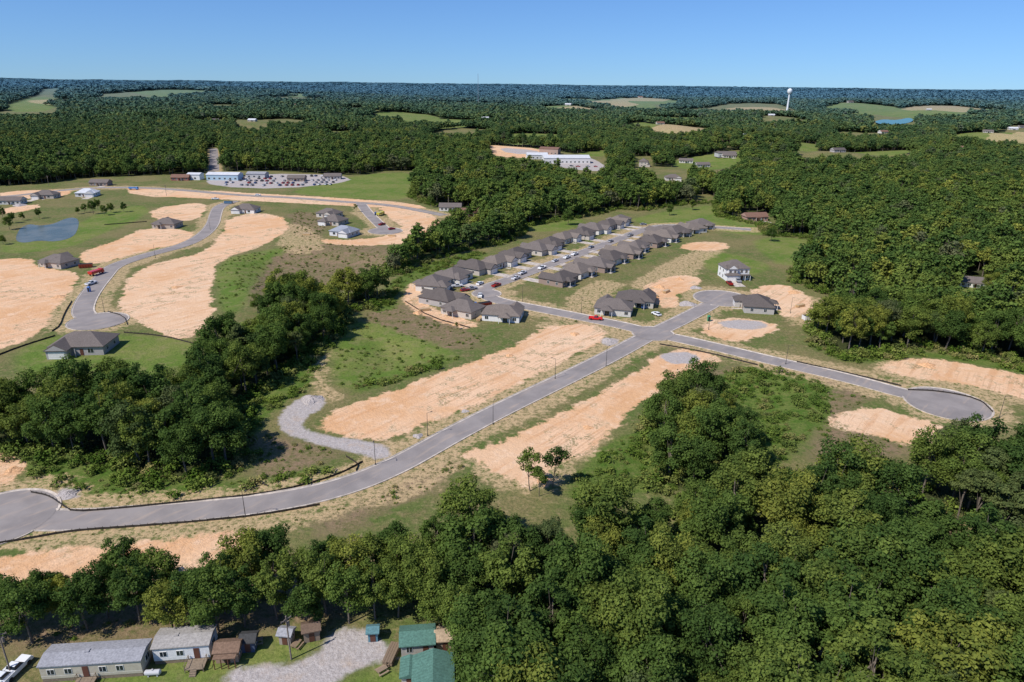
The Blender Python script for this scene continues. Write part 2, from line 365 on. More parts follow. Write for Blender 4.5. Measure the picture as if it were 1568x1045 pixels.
g=m.mix(mask('z_brown',7,2.5),g,brown)
bright=m.mix(m.ramp(nA,0.35,0.65),(0.115,0.185,0.03),(0.20,0.22,0.06)); bright=m.mix(m.ramp(nC,0.38,0.66,0,0.6),bright,(0.07,0.11,0.02)); bright=m.mix(m.ramp(nB,0.46,0.66,0,0.6),bright,(0.22,0.195,0.085)); bright=m.mix(m.ramp(nE,0.5,0.68,0,0.45),bright,(0.06,0.11,0.018))
g=m.mix(mask('z_bright',5,2.0),g,bright)
under=m.mix(m.ramp(nB,0.35,0.65),(0.07,0.135,0.018),(0.14,0.175,0.042)); under=m.mix(m.ramp(nC,0.4,0.7,0,0.7),under,(0.04,0.07,0.013)); under=m.mix(m.ramp(nE,0.52,0.68,0,0.5),under,(0.20,0.18,0.07))
g=m.mix(mask('z_under',6,1.5),g,under)
straw=m.mix(m.ramp(nC,0.35,0.65),(0.54,0.37,0.21),(0.40,0.30,0.155))
straw=m.mix(m.ramp(nD,0.48,0.68,0,0.6),straw,(0.64,0.51,0.33))
sm=m.math('MULTIPLY',mask('z_straw',6,1.6),m.ramp(m.math('ADD',m.math('MULTIPLY',nC,0.5),m.math('MULTIPLY',nE,0.5)),0.42,0.54))
g=m.mix(sm,g,straw)
RA=math.atan2(90,78)
trk=m.noise(0.35,5,0.6,vec=m.along(RA,8),dist=0.2); trk2=m.noise(1.1,3,0.5,vec=m.along(RA+.06,40),dist=0.15); trk3=m.noise(0.7,4,0.6,vec=m.along(RA+1.9,10),dist=0.5)
clay=m.mix(m.ramp(nA,0.40,0.60),(0.63,0.365,0.19),(0.73,0.48,0.30))
clay=m.mix(m.ramp(nF,0.42,0.60,0,0.5),clay,(0.74,0.54,0.37))
clay=m.mix(m.ramp(nB,0.48,0.70,0,0.5),clay,(0.78,0.585,0.42))
clay=m.mix(m.ramp(trk,0.50,0.66,0,0.5),clay,(0.56,0.29,0.135))
clay=m.mix(m.math('MULTIPLY',m.ramp(nA,0.46,0.56),m.ramp(trk2,0.52,0.60,0,0.45)),clay,(0.48,0.28,0.155))
clay=m.mix(m.ramp(trk3,0.58,0.68,0,0.3),clay,(0.50,0.29,0.16))
clay=m.mix(m.ramp(nC,0.55,0.75,0,0.14),clay,(0.40,0.24,0.13))
wd=m.math('MULTIPLY',m.ramp(nA,0.48,0.58),m.math('MULTIPLY',m.ramp(nB,0.49,0.59),m.ramp(nC,0.44,0.54))); clay=m.mix(m.math('MULTIPLY',wd,0.8),clay,(0.20,0.175,0.075))
g=m.mix(mask('z_dirt',4.2,0.7),g,clay)
grav=m.mix(m.ramp(nC,0.35,0.65),(0.36,0.32,0.30),(0.48,0.44,0.42)); grav=m.mix(m.ramp(nD,0.45,0.65,0,0.5),grav,(0.28,0.25,0.23)); grav=m.mix(m.ramp(nB,0.5,0.7,0,0.5),grav,(0.44,0.33,0.24))
g=m.mix(mask('z_gravel',2.0,0.8),g,grav)
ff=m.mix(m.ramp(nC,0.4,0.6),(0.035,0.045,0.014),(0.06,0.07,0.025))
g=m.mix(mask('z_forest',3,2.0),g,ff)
g=m.mix(m.far(900,8000,0.9),g,(0.10,0.20,0.24))  # aerial haze painted into the ground colour, bluer with distance
hb=m.math('ADD',m.math('MULTIPLY',nC,0.45),m.math('MULTIPLY',nD,0.2))
hb=m.math('ADD',hb,m.math('MULTIPLY',nE,1.1))
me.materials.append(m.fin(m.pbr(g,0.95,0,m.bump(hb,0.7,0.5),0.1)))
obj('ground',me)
# ------------------------------------------------------------ road meshes
m=NT('asphalt'); n1=m.noise(0.15,4,0.6); n2=m.noise(2.0,4,0.7); n3=m.noise(0.5,3,0.6,vec=m.along(RA,6)); n4=m.noise(.09,3,.5)
c=m.mix(m.ramp(n1,0.3,0.7),(0.235,0.21,0.20),(0.29,0.26,0.245)); c=m.mix(m.ramp(n2,0.5,0.8,0,0.4),c,(0.34,0.29,0.25)); c=m.mix(m.ramp(n3,0.52,0.72,0,0.5),c,(0.42,0.33,0.26)); c=m.mix(m.ramp(n4,0.5,0.65,0,0.4),c,(0.18,0.165,0.16))
ASPH=m.fin(m.pbr(c,0.85,0,m.bump(n2,0.2,0.02),0.2))
CONC=simple('concrete_kerb',(0.48,0.42,0.36),0.85,0.25,0.6)
def inside_other(x,y,skip):
    for i,(pts,hw) in enumerate(roads):
        if i==skip: continue
        if dist_line(np.array([x]),np.array([y]),pts)[0]<hw-0.05: return True
    for j,(c,r) in enumerate(discs+aprons):
        if (j+100)==skip: continue
        if math.hypot(x-c[0],y-c[1])<r-0.05: return True
    return False
def resample(pts,step):
    o=[pts[0]]; acc=0
    for a,b in zip(pts[:-1],pts[1:]):
        L=math.hypot(b[0]-a[0],b[1]-a[1])
        while acc+L>=step:
            t=(step-acc)/L; a=(a[0]+(b[0]-a[0])*t,a[1]+(b[1]-a[1])*t); o.append(a); L=math.hypot(b[0]-a[0],b[1]-a[1]); acc=0
        acc+=L
    o.append(pts[-1]); return o
def normals(p):
    a=np.array(p); t=np.gradient(a,axis=0); t/=np.linalg.norm(t,axis=1)[:,None]+1e-9
    return np.stack([-t[:,1],t[:,0]],1)
def kerb_strip(mb,line,nrm,skip):
    prof=[(0,-0.03),(0.45,0.03),(0.5,0.14),(0.66,0.14),(0.68,-0.05)]
    for i in range(len(line)-1):
        mx,my=(line[i][0]+line[i+1][0])/2,(line[i][1]+line[i+1][1])/2
        if inside_other(mx,my,skip): continue
        vs=[]
        for k in (i,i+1):
            for o,z in prof: vs.append((line[k][0]+nrm[k][0]*o,line[k][1]+nrm[k][1]*o,0.05+z))
        n=len(prof); mb.add(vs,[(j,j+1,n+j+1,n+j) for j in range(n-1)])
names=['road','road','road','road','road','highway','road','road']
for i,(pts,hw) in enumerate(roads):
    p=resample(pts,2.5); n=normals(p); mb=MB(); z=0.03+0.004*i
    L=[(a[0]+b[0]*hw,a[1]+b[1]*hw,z) for a,b in zip(p,n)]; Rr=[(a[0]-b[0]*hw,a[1]-b[1]*hw,z) for a,b in zip(p,n)]
    if i in(5,7): 
        L=[(x,y,z+h1(x,y)) for x,y,z in L]; Rr=[(x,y,z+h1(x,y)) for x,y,z in Rr]
    vs=L+Rr; k=len(L); mb.add(vs,[(j,j+1,k+j+1,k+j) for j in range(k-1)])
    obj(names[i],mb.mesh(names[i],[ASPH]))
    if i not in(5,7):
        kb=MB()
        kerb_strip(kb,[(a[0],a[1]) for a in L],n,i); kerb_strip(kb,[(a[0],a[1]) for a in Rr],-n,i)
        obj('kerb',kb.mesh('kerb',[CONC]))
for j,(c,r) in enumerate(discs+aprons):
    mb=MB(); z=0.066+0.004*j; N=48
    ring=[(c[0]+r*math.cos(2*math.pi*i/N),c[1]+r*math.sin(2*math.pi*i/N)) for i in range(N+1)]
    mb.add([(x,y,z) for x,y in ring[:-1]],[tuple(range(N))]); obj('road_turnaround' if j<len(discs) else 'road_junction',mb.mesh('turn',[ASPH]))
    kb=MB(); kerb_strip(kb,ring,np.array([((x-c[0])/r,(y-c[1])/r) for x,y in ring]),100+j)
    if kb.v: obj('kerb',kb.mesh('kerb',[CONC]))
PAINT=simple('road_paint',(0.75,0.65,0.35),0.6,0.1)
p=resample(roads[5][0],6); n=normals(p); mb=MB()
for i in range(0,len(p)-1):
    a=p[i];b=p[i+1]; mb.add([(a[0]-n[i][0]*.12,a[1]-n[i][1]*.12,.062),(b[0]-n[i][0]*.12,b[1]-n[i][1]*.12,.062),(b[0]+n[i][0]*.12,b[1]+n[i][1]*.12,.062),(a[0]+n[i][0]*.12,a[1]+n[i][1]*.12,.062)],[(0,1,2,3)])
obj('road_marking',mb.mesh('road_marking',[PAINT]))
# ------------------------------------------------------------ water
m=NT('pond_water'); WAT=m.fin(m.pbr(m.mix(m.ramp(m.noise(.06,3),.4,.6),(0.09,0.115,0.10),(.14,.155,.13)),0.25,0,m.bump(m.noise(0.8,3),0.3,0.05),0.15))
m=NT('lake_water'); WAT2=m.fin(m.pbr((0.10,0.25,0.29),0.4,0,None,0.15))
def water(name,l,mat,dz=0.05):
    p=smooth(PL(l),2); zz=max(h1(*q) for q in p)+dz; mb=MB(); mb.add([(x,y,zz) for x,y in p],[tuple(range(len(p)))]); obj(name,mb.mesh(name,[mat]))
water('pond',[(22,368),(30,350),(44,343),(60,346),(80,344),(98,336),(110,333),(121,336),(120,350),(112,364),(84,371),(60,368),(35,373)],WAT)
water('lake',[(1336,190),(1352,186),(1372,188),(1392,183),(1400,188),(1385,194),(1350,195)],WAT2,.5)
# ------------------------------------------------------------ houses
def ROOFM(name,col):
    m=NT(name); a=m.noise(3.0,4,0.7); b=m.noise(0.4,3); 
    c=m.mix(m.ramp(a,0.35,0.65),tuple(x*0.8 for x in col),tuple(x*1.2 for x in col)); c=m.mix(m.ramp(b,0.4,0.7,0,0.4),c,tuple(x*0.75 for x in col))
    return m.fin(m.pbr(c,0.9,0,m.bump(a,0.4,0.03),0.15))
ROOF=ROOFM('shingle_roof',(0.155,0.132,0.12)); ROOFD=ROOFM('dark_shingle_roof',(0.115,0.098,0.09)); ROOFT=ROOFM('taupe_shingle_roof',(0.18,0.15,0.13)); ROOFW=ROOFM('metal_roof_light',(0.55,0.56,0.58)); ROOFG=ROOFM('green_metal_roof',(0.09,0.185,0.15)); ROOFB=ROOFM('brown_shingle_roof',(0.20,0.115,0.085))
m=NT('house_wall'); n1=m.noise(2.0,4,0.7)
WALL=m.fin(m.pbr(m.mix(m.ramp(n1,0.3,0.7,0,0.25),m.objinfo('Color'),(0.2,0.15,0.12)),0.85))
m=NT('window_glass'); GLASS=m.fin(m.pbr((0.02,0.028,0.035),0.08,0,None,0.6))
TRIM=simple('white_trim',(0.75,0.74,0.71),0.6,0.05)
DOOR=simple('door_paint',(0.12,0.05,0.035),0.5,0.1)
def window(fr,gl,x,y,z,w,h,axis,s):
    if axis=='y':
        a,b=sorted((y,y+s*0.05)); fr.box(x-w/2-.08,x+w/2+.08,a,b,z-.08,z+h+.08)
        a,b=sorted((y+s*0.05,y+s*0.07)); gl.box(x-w/2,x+w/2,a,b,z,z+h)
        a,b=sorted((y+s*0.07,y+s*0.085)); fr.box(x-.03,x+.03,a,b,z,z+h)
    else:
        a,b=sorted((x,x+s*0.05)); fr.box(a,b,y-w/2-.08,y+w/2+.08,z-.08,z+h+.08)
        a,b=sorted((x+s*0.05,x+s*0.07)); gl.box(a,b,y-w/2,y+w/2,z,z+h)
        a,b=sorted((x+s*0.07,x+s*0.085)); fr.box(a,b,y-.03,y+.03,z,z+h)
def house_parts(var):
    W_,Rf,Fr,Gl,Dr,Dw=MB(),MB(),MB(),MB(),MB(),MB()
    if var in(0,1,2,3):
        w,d=[(14.5,12),(12,15.5),(16,11),(15,10.5)][var]; hw=w/2; hd=d/2
        W_.box(-hw,hw,-hd,hd,0,2.9); Rf.hip(-hw,hw,-hd,hd,2.9,0.52,0.5)
        gx0,gx1=(-hw+0.4,-hw+6.6) if var%2==0 else (hw-6.6,hw-0.4)
        W_.box(gx0,gx1,-hd-3.0,-hd-0.002,0,2.75)
        Rf.hip(gx0,gx1,-hd-3.0,-hd+4,2.75,0.62,0.45,gable=(var!=0))
        if var!=0:
            W_.add([(gx0,-hd-3.46,2.94),(gx1,-hd-3.46,2.94),((gx0+gx1)/2,-hd-3.46,2.9+3.1*0.55)],[(0,1,2)])
        gc=(gx0+gx1)/2; Fr.box(gc-2.45,gc+2.45,-hd-3.06,-hd-3.0-0.002,0.05,2.35)
        for k in range(1,4): Dr.box(gc-2.4,gc+2.4,-hd-3.075,-hd-3.061,0.05+k*.56,0.08+k*.56)
        s=-1 if gx0>0 else 1
        Dr.box(s*1.5-.5,s*1.5+.5,-hd-.07,-hd-.003,0.1,2.2); window(Fr,Gl,s*4.2,-hd-.003,.9,1.7,1.4,'y',-1)
        W_.box(s*0.3-0.1,s*0.3+0.1,-hd-1.6,-hd-1.4,0,2.7)
        px=-hw*.25 if var in(0,2) else hw*.3
        Rf.hip(px-2.4,px+2.4,hd-2.5,hd+2.6,2.72,0.5,0.3,gable=(var==1))
        for xx in(-2.3,2.3): Fr.box(px+xx-.08,px+xx+.08,hd+2.4,hd+2.56,0,2.72)
        for x in (-hw*.75,hw*.75): window(Fr,Gl,x,hd+.003,.9,1.4,1.3,'y',1)
        window(Fr,Gl,px,hd+.003,.1,1.8,2.1,'y',1)
        for y in(-hd*.5,hd*.4):
            window(Fr,Gl,hw+.003,y,1.0,1.1,1.2,'x',1); window(Fr,Gl,-hw-.003,y,1.0,1.1,1.2,'x',-1)
        Rf.box(hw*.3-.06,hw*.3+.06,hd*.3-.06,hd*.3+.06,4.2,5.3); Rf.box(-hw*.2-.15,-hw*.2+.15,hd*.45-.15,hd*.45+.15,4.0,5.0)
        Dw.box(gc-2.6,gc+2.6,-hd-13.0,-hd-3.08,-0.3,0.045); Dw.box(s*1.5-.6,s*1.5+.6,-hd-4.5,-hd-.08,-0.3,0.043)
        Dw.box(px-2.5,px+2.5,hd+.01,hd+3,-0.3,0.1)
    elif var==4:
        W_.box(-6,6,-5,5,0,5.7); Rf.hip(-6,6,-5,5,5.7,0.6,0.45); W_.box(-6,0.5,-7.5,-5.002,0,2.9); Rf.hip(-6.1,0.6,-7.6,-4.6,2.9,0.45,0.35)
        W_.box(-5,-0.5,-5.9,-5.003,3.4,5.6); Rf.hip(-5,-0.5,-5.9,-2,5.62,0.8,0.35,gable=True); W_.add([(-5,-6.26,5.82),(-.5,-6.26,5.82),(-2.75,-6.26,7.5)],[(0,1,2)])
        Fr.box(-5.2,-0.4,-7.56,-7.502,.05,2.35); Dr.box(2,3,-5.07,-5.003,.1,2.2)
        Rf.box(0.7,6.2,-7.2,-5.1,2.8,2.95)
        for x in(0.95,3.4,5.9): Fr.box(x-.1,x+.1,-7.1,-6.9,0,2.8)
        for x in(-4,-1.6): window(Fr,Gl,x,-5.903,3.7,1.1,1.4,'y',-1)
        for x in(2,4.4): window(Fr,Gl,x,-5.003,3.6,1.1,1.4,'y',-1)
        window(Fr,Gl,4.8,-5.003,.9,1.1,1.4,'y',-1)
        for z in(.9,3.6):
            for x in(-4,-1,2,4.5): window(Fr,Gl,x,5.003,z,1.1,1.4,'y',1)
            for y in(-2,2): window(Fr,Gl,6.003,y,z,1.0,1.3,'x',1); window(Fr,Gl,-6.003,y,z,1.0,1.3,'x',-1)
        Dw.box(-5.4,-0.2,-17,-7.6,-.3,.045)
    elif var==5:
        W_.box(-8,8,-4.5,4.5,0,2.8); Rf.hip(-8,8,-4.5,4.5,2.8,0.5,0.5,gable=True)
        for s in(-1,1): W_.add([(s*8.51,-4.6,2.99),(s*8.51,4.6,2.99),(s*8.51,0,5.15)],[(0,1,2)])
        for x in(-6,-3,3,6): window(Fr,Gl,x,-4.503,.9,1.4,1.3,'y',-1); window(Fr,Gl,x,4.503,.9,1.4,1.3,'y',1)
        Dr.box(-.5,.5,-4.57,-4.503,.1,2.2); Rf.box(-2,2,-6.2,-5.05,2.6,2.75)
        for x in(-1.8,1.8): Fr.box(x-.08,x+.08,-6.1,-5.95,0,2.6)
        for y in(-1.5,2): window(Fr,Gl,8.003,y,1,1,1.2,'x',1)
        Dw.box(2,7,-12,-4.8,-.3,.045)
    return W_,Rf,Fr,Gl,Dr,Dw
HP={}
def get_house(var,roof):
    k=(var,roof.name)
    if k not in HP:
        a=house_parts(var); HP[k]=[x.mesh(n,[mt]) for x,n,mt in zip(a,('walls','roof','window_frames','windows','door','driveway'),(WALL,roof,TRIM,GLASS,DOOR,CONC))]
    return HP[k]
house_pos=[]
def house(x,y,rz,var=0,wall=(.5,.47,.43),roof=None,name='house',drive=True,sc=1.0):
    roof=roof or ROOF
    e=bpy.data.objects.new(name,None); C.objects.link(e); e.location=(x,y,h1(x,y)); e.rotation_euler=(0,0,rz); e.scale=(sc,)*3; e.empty_display_size=3
    for n,me_ in zip(('walls','roof','window_frames','windows','door','driveway'),get_house(var,roof)):
        if n=='driveway' and not drive: continue
        obj(n,me_,parent=e,color=wall)
    house_pos.append((x,y))
a=np.array(P(760,437)); b=np.array(P(985,352)); sd_=(b-a)/np.linalg.norm(b-a); sn=np.array([sd_[1],-sd_[0]])
L=np.linalg.norm(b-a)
angA=math.atan2(sn[1],sn[0])+math.pi/2
angB=angA+math.pi
cols=[(.50,.45,.40),(.62,.60,.56),(.30,.22,.18),(.55,.50,.44),(.42,.40,.39),(.70,.68,.64)]
t=-4; i=0
while t<L+12:
    of=22.5+[0,1.5,-.8,.6,-1.2][i%5]; q=a+sd_*t-sn*of; house(q[0],q[1],angA,[0,1,3,2,1,0,3][i%7],cols[(i*5+1)%6],[ROOF,ROOFD,ROOFT,ROOFD][i%4]); t+=[18.2,16.8,19][i%3]; i+=1
t=22; i=0
while t<L+2:
    of=22.5+[0,-1,1.2,.4][i%4]; q=a+sd_*t+sn*of; house(q[0],q[1],angB,[3,0,1,2,1][i%5],cols[(i*3+2)%6],[ROOFD,ROOFT,ROOF][i%3]); t+=[17.8,16.4,18.4][i%3]; i+=1
def hp(u,v,deg,var,wall,roof=None,name='house',drive=True,sc=1.0):
    x,y=P(u,v); house(x,y,math.radians(deg),var,wall,roof,name,drive,sc)
hp(664,441,75,0,cols[5],drive=False); hp(676,463,60,1,cols[4],ROOFD,drive=False); hp(709,480,150,3,cols[3],drive=False); hp(770,487,170,2,(.80,.79,.77),ROOFT,name='white_house',sc=.95,drive=False)
hp(940,478,165,3,cols[1],drive=False); hp(973,465,165,2,cols[3],ROOFD,drive=False)
hp(1122,425,5,4,(.8,.8,.78),name='white_two_storey_house'); hp(1158,473,-100,0,(.5,.47,.44),ROOFD); 
hp(1012,362,200,1,cols[1],drive=False); hp(1036,360,200,0,cols[0],ROOFD,drive=False); hp(1060,355,200,3,cols[5],ROOFT,drive=False); hp(1072,349,200,0,cols[1],drive=False)
hp(132,535,5,2,(.40,.38,.38),name='brick_house',drive=False,sc=1.1); hp(92,407,160,3,(.48,.42,.36),name='brick_house',sc=1.0,drive=False); hp(257,348,175,3,(.42,.36,.3),name='brick_house',drive=False)
hp(378,325,-5,2,(.78,.77,.75),drive=False); hp(528,360,-20,3,(.7,.7,.72),ROOFM('grey_blue_roof',(.27,.29,.33)),drive=False); hp(505,332,-20,3,cols[3],drive=False); hp(512,343,-20,0,cols[0],drive=False)
hp(135,300,10,3,(.75,.74,.72),ROOFW); hp(72,303,5,2,cols[0]); hp(155,284,0,5,cols[2]); hp(20,312,5,5,cols[1],drive=False)
hp(1155,337,10,5,(.4,.25,.2),ROOFB,name='brick_house'); hp(1030,276,0,3,cols[1]); hp(1115,247,0,5,cols[3]); hp(1490,438,-20,5,cols[5],drive=False,sc=.85); hp(1472,466,70,5,(.55,.6,.66),ROOFM('blue_grey_roof',(.22,.26,.3)),drive=False,sc=.8)
hp(720,330,10,5,(.3,.2,.16),ROOFB); hp(690,322,0,5,cols[5],drive=False); hp(985,255,80,4,cols[3],drive=False); hp(278,276,5,5,(.3,.1,.08),ROOFB,drive=False); hp(510,274,5,5,cols[4],drive=False)
hp(455,277,0,5,cols[2],drive=False); hp(1075,256,10,5,cols[1],drive=False); hp(1050,250,-10,5,cols[5],drive=False)
for i,(x,y) in enumerate(farm):
    house(x,y,random.uniform(-.4,.4),5,random.choice(cols+[(.8,.8,.78)]),ROOFW if i in(0,1,2,4,9,13,15,22) else random.choice([ROOF,ROOFD,ROOFB,ROOFW]),name='farmhouse',drive=False,sc=1.0 if y<2500 else 1.5)
def hall(name,u,v,w_,d_,h_,rz,roof,wall):
    x,y=P(u,v); e=bpy.data.objects.new(name,None); C.objects.link(e); e.location=(x,y,h1(x,y)); e.rotation_euler=(0,0,rz)
    A,B,G,Fm=MB(),MB(),MB(),MB(); A.box(-w_/2,w_/2,-d_/2,d_/2,0,h_); B.hip(-w_/2,w_/2,-d_/2,d_/2,h_,0.25,0.4,gable=True)
    for i in range(int(w_/5)): window(Fm,G,-w_/2+2.5+i*5,-d_/2-.003,1,1.8,1.5,'y',-1)
    for mb,n,mt in((A,'walls',WALL),(B,'roof',roof),(G,'windows',GLASS),(Fm,'window_frames',TRIM)): obj(n,mb.mesh(n,[mt]),parent=e,color=wall)
    house_pos.append((x,y))
hall('school_building',866,249,56,22,6,0.1,ROOFW,(.75,.74,.72)); hall('school_building',822,243,26,18,5,0.1,ROOFW,(.7,.7,.68)); hall('school_building',842,236,26,16,7,-.3,ROOFB,(.4,.3,.25))
hall('shop_building',345,275,30,14,5,0,ROOFW,(.4,.55,.65)); hall('shop_building',300,275,12,10,5,0,ROOFW,(.8,.8,.8)); hall('warehouse',1110,246,24,14,5,0.1,ROOF,(.5,.5,.5))
hall('shop_building',395,272,18,12,4,0,ROOFM('grey_metal_roof',(.3,.3,.32)),(.5,.5,.5))
WEATH=simple('weathered_wood',(.22,.17,.12),.9,.2,3)
def mobile_home(u,v,L_,rz,roof,wall):
    x,y=P(u,v); e=bpy.data.objects.new('mobile_home',None); C.objects.link(e); e.location=(x,y,0); e.rotation_euler=(0,0,rz)
    A,B,G,Fm,D,K=[MB() for _ in range(6)]
    A.box(-L_/2,L_/2,-2.2,2.2,.7,3.2); K.box(-L_/2+.05,L_/2-.05,-2.15,2.15,0,.698)
    B.hip(-L_/2,L_/2,-2.2,2.2,3.2,0.22,0.2,gable=True)
    for i in range(int(L_)+1): 
        xx=-L_/2+i*(L_-.05)/int(L_); B.box(xx,xx+.05,-2.42,-2.40,3.25,3.40)
    k=0; xx=-L_/2+1.6
    while xx<L_/2-1:
        if k==2: D.box(xx-.45,xx+.45,-2.27,-2.203,.75,2.75)
        else: window(Fm,G,xx,-2.203,1.6,1.0,.9,'y',-1)
        xx+=2.6; k+=1
    window(Fm,G,L_/2+.003,0,1.5,1.2,1,'x',1)
    for h_ in(1.2,2.9): Fm.box(-L_/2,L_/2,-2.215,-2.203,h_,h_+.03)
    B.box(-1.5,-.8,-.4,.3,3.3,4.0)
    dx=-L_/2+1.6+5.2; K.box(dx-1.4,dx+1.6,-4.6,-2.3,.55,.7)
    for i in range(3): K.box(dx-.5,dx+.5,-4.9-.3*i,-4.6-.3*i-.002,0,.55-.18*i)
    for a_ in(-1.35,1.5):
        for b_ in(-4.55,-2.4): K.box(dx+a_-.05,dx+a_+.05,b_-.05,b_+.05,0,1.6)
        K.box(dx+a_-.03,dx+a_+.03,-4.5,-2.45,1.5,1.58)
    for mb,n,mt in((A,'walls',WALL),(B,'roof',roof),(G,'windows',GLASS),(Fm,'window_frames',TRIM),(D,'door',DOOR),(K,'skirting_and_steps',WEATH)): obj(n,mb.mesh(n,[mt]),parent=e,color=wall)
    house_pos.append((x,y))
RG=ROOFM('weathered_metal_roof',(.30,.30,.32))
mobile_home(153,1024,15.3,0.10,RG,(.50,.46,.36)); mobile_home(287,999,8.8,0.12,ROOFM('grey_shingle_roof',(.33,.31,.29)),(.78,.78,.78))
def shed(name,u,v,w_,d_,h_,rz,roof,wall,gable=True,pitch=.5,porch=0):
    x,y=P(u,v); e=bpy.data.objects.new(name,None); C.objects.link(e); e.location=(x,y,0); e.rotation_euler=(0,0,rz)
    A,B,G,Fm,D=[MB() for _ in range(5)]
    A.box(-w_/2,w_/2,-d_/2,d_/2,0,h_); B.hip(-w_/2,w_/2,-d_/2,d_/2,h_,pitch,.35,gable=gable)
    hh=(min(w_,d_)/2+.35)*pitch
    if w_<d_:
        yy=-d_/2-.3
        while yy<d_/2+.3:
            for s in(-1,1):
                B.cyl((0,yy,h_+.2+hh),(s*(w_/2+.35),yy,h_+.2),.025,.025,4,cap=False)
            yy+=.6
    n=max(1,int(w_/2.6))
    for i in range(n):
        xx=-w_/2+(i+.5)*w_/n
        if i==n//2: D.box(xx-.45,xx+.45,-d_/2-.06,-d_/2-.003,.1,2.1)
        else: window(Fm,G,xx,-d_/2-.003,1,.9,1,'y',-1)
    window(Fm,G,w_/2+.003,0,1,.9,1,'x',1)
    if porch:
        B.box(-w_/2,w_/2,-d_/2-porch,-d_/2-.4,h_-.1,h_+.02)
        for i in range(4): D.box(-w_/2+.1+i*(w_-.3)/3,-w_/2+.22+i*(w_-.3)/3,-d_/2-porch+.05,-d_/2-porch+.17,0,h_-.1)
    for mb,nn,mt in((A,'walls',WALL),(B,'roof',roof),(G,'windows',GLASS),(Fm,'window_frames',TRIM),(D,'door',DOOR)):
        if mb.v: obj(nn,mb.mesh(nn,[mt]),parent=e,color=wall)
    house_pos.append((x,y))
shed('garden_shed',352,1006,3.6,2.6,2.2,.1,ROOFM('rust_roof',(.2,.13,.09)),(.35,.24,.17),porch=1.4)
shed('green_roof_barn',640,990,5.4,4.2,2.3,.12,ROOFG,(.45,.42,.38),pitch=.38); shed('green_roof_house',664,1054,6.0,7.6,2.7,.10,ROOFG,(.6,.58,.54),pitch=.36); shed('green_roof_shed',628,1040,2.4,3.6,2.3,.10,ROOFG,(.55,.5,.45),pitch=.35)
shed('garden_shed',682,988,3,3,2.3,.1,ROOFM('tan_roof',(.4,.3,.2)),(.4,.3,.22)); shed('garden_shed',383,992,2.2,2.2,2.1,.1,ROOFM('dark_roof',(.06,.06,.06)),(.06,.09,.16))
shed('garden_shed',572,978,1.6,1.6,1.9,.1,ROOFM('teal_roof',(.10,.2,.22)),(.1,.25,.32)); shed('garden_shed',478,976,2.6,2.2,2.2,.3,ROOFM('brown_tin_roof',(.16,.11,.08)),(.3,.22,.16)); shed('garden_shed',440,982,2.0,1.8,2.0,-.1,RG,(.35,.3,.26))
# ------------------------------------------------------------ vehicles
m=NT('car_paint'); PAINTC=m.fin(m.pbr(m.objinfo('Color'),0.25,0,None,0.5)); TYRE=simple('tyre_rubber',(.02,.02,.02),.8)
def vehicle(kind):
    b=MB()
    if kind=='car':
        b.cur=0; b.taper(-2.25,2.25,-.9,.9,.3,.62,0,0,0); b.taper(-2.25,2.25,-.9,.9,.62,.95,.12,.25,.08)
        b.cur=1; b.taper(-1.9,1.0,-.8,.8,.951,1.38,.5,.65,.15); b.cur=0; b.taper(-1.38,.33,-.645,.645,1.382,1.44,.08,.08,.06)
    elif kind=='pickup_truck':
        b.cur=0; b.taper(-2.8,2.8,-.95,.95,.4,.8,0,0,0); b.taper(1.0,2.7,-.93,.93,.802,1.1,0,.12,.05); b.box(-2.8,-.7,-.95,-.85,.802,1.15); b.box(-2.8,-.7,.85,.95,.802,1.15); b.box(-2.8,-2.7,-.849,.849,.802,1.15); b.box(-.7,1.0,-.93,.93,.801,1.12)
        b.cur=1; b.taper(-.68,1.1,-.86,.86,1.121,1.68,.15,.55,.14); b.cur=0; b.taper(-.5,.52,-.7,.7,1.682,1.74,.06,.06,.05)
    else:
        b.cur=0; b.taper(2.2,4.0,-1.1,1.1,.6,2.5,0,.45,.08); b.box(-3.8,2.0,-1.15,1.15,1.0,1.2); b.taper(-3.8,1.9,-1.15,1.15,1.202,2.3,0,0,-.1)
        b.cur=1; b.box(3.62,3.9,-.9,.9,1.6,2.2)
    b.cur=2; wl={'car':(1.4,.33),'pickup_truck':(1.8,.4),'dump_truck':(2.8,.5)}[kind]
    for x in(-wl[0],wl[0]):
        for y in(-.93,.93): b.cyl((x,y-.11,wl[1]),(x,y+.11,wl[1]),wl[1],wl[1],12)
    return b.mesh(kind,[PAINTC,GLASS,TYRE])
VM={k:vehicle(k) for k in('car','pickup_truck','dump_truck')}
ccol=[(.75,.75,.75),(.6,.6,.62),(.05,.05,.06),(.3,.02,.02),(.03,.07,.2),(.25,.26,.28),(.3,.3,.32)]
def veh(kind,u,v,deg,col,name=None,z=.09):
    x,y=P(u,v); obj(name or('parked_car' if kind=='car' else kind),VM[kind],(x,y,z),math.radians(deg),color=col)
for r_ in range(5):
    for c_ in range(20):
        if random.random()<.7:
            u=345+c_*8.5+r_*3+random.uniform(-1.5,1.5); v=285-r_*3.4+abs(c_-8)*-0.15
            veh(random.choice(['car','car','pickup_truck']),u,v,random.choice([90,90,80]),random.choice(ccol),'parked_car')
for u,v,dg in[(712,446,30),(722,444,30),(735,436,60),(700,440,20),(690,444,100),(800,420,55),(850,401,55),(880,391,55),(905,380,55),(935,371,55),(760,439,55),(790,428,55),(830,412,235),(1005,483,120),(985,471,80),(735,455,90),(868,396,55),(965,362,55),(985,345,20),(1003,352,0),(600,352,40),(585,345,60),(1130,432,90),(1117,436,92),(875,255,0),(885,256,0),(855,252,20),(900,256,0),(912,256,0)]:
    veh(random.choice(['car','pickup_truck']),u,v,dg,random.choice(ccol))
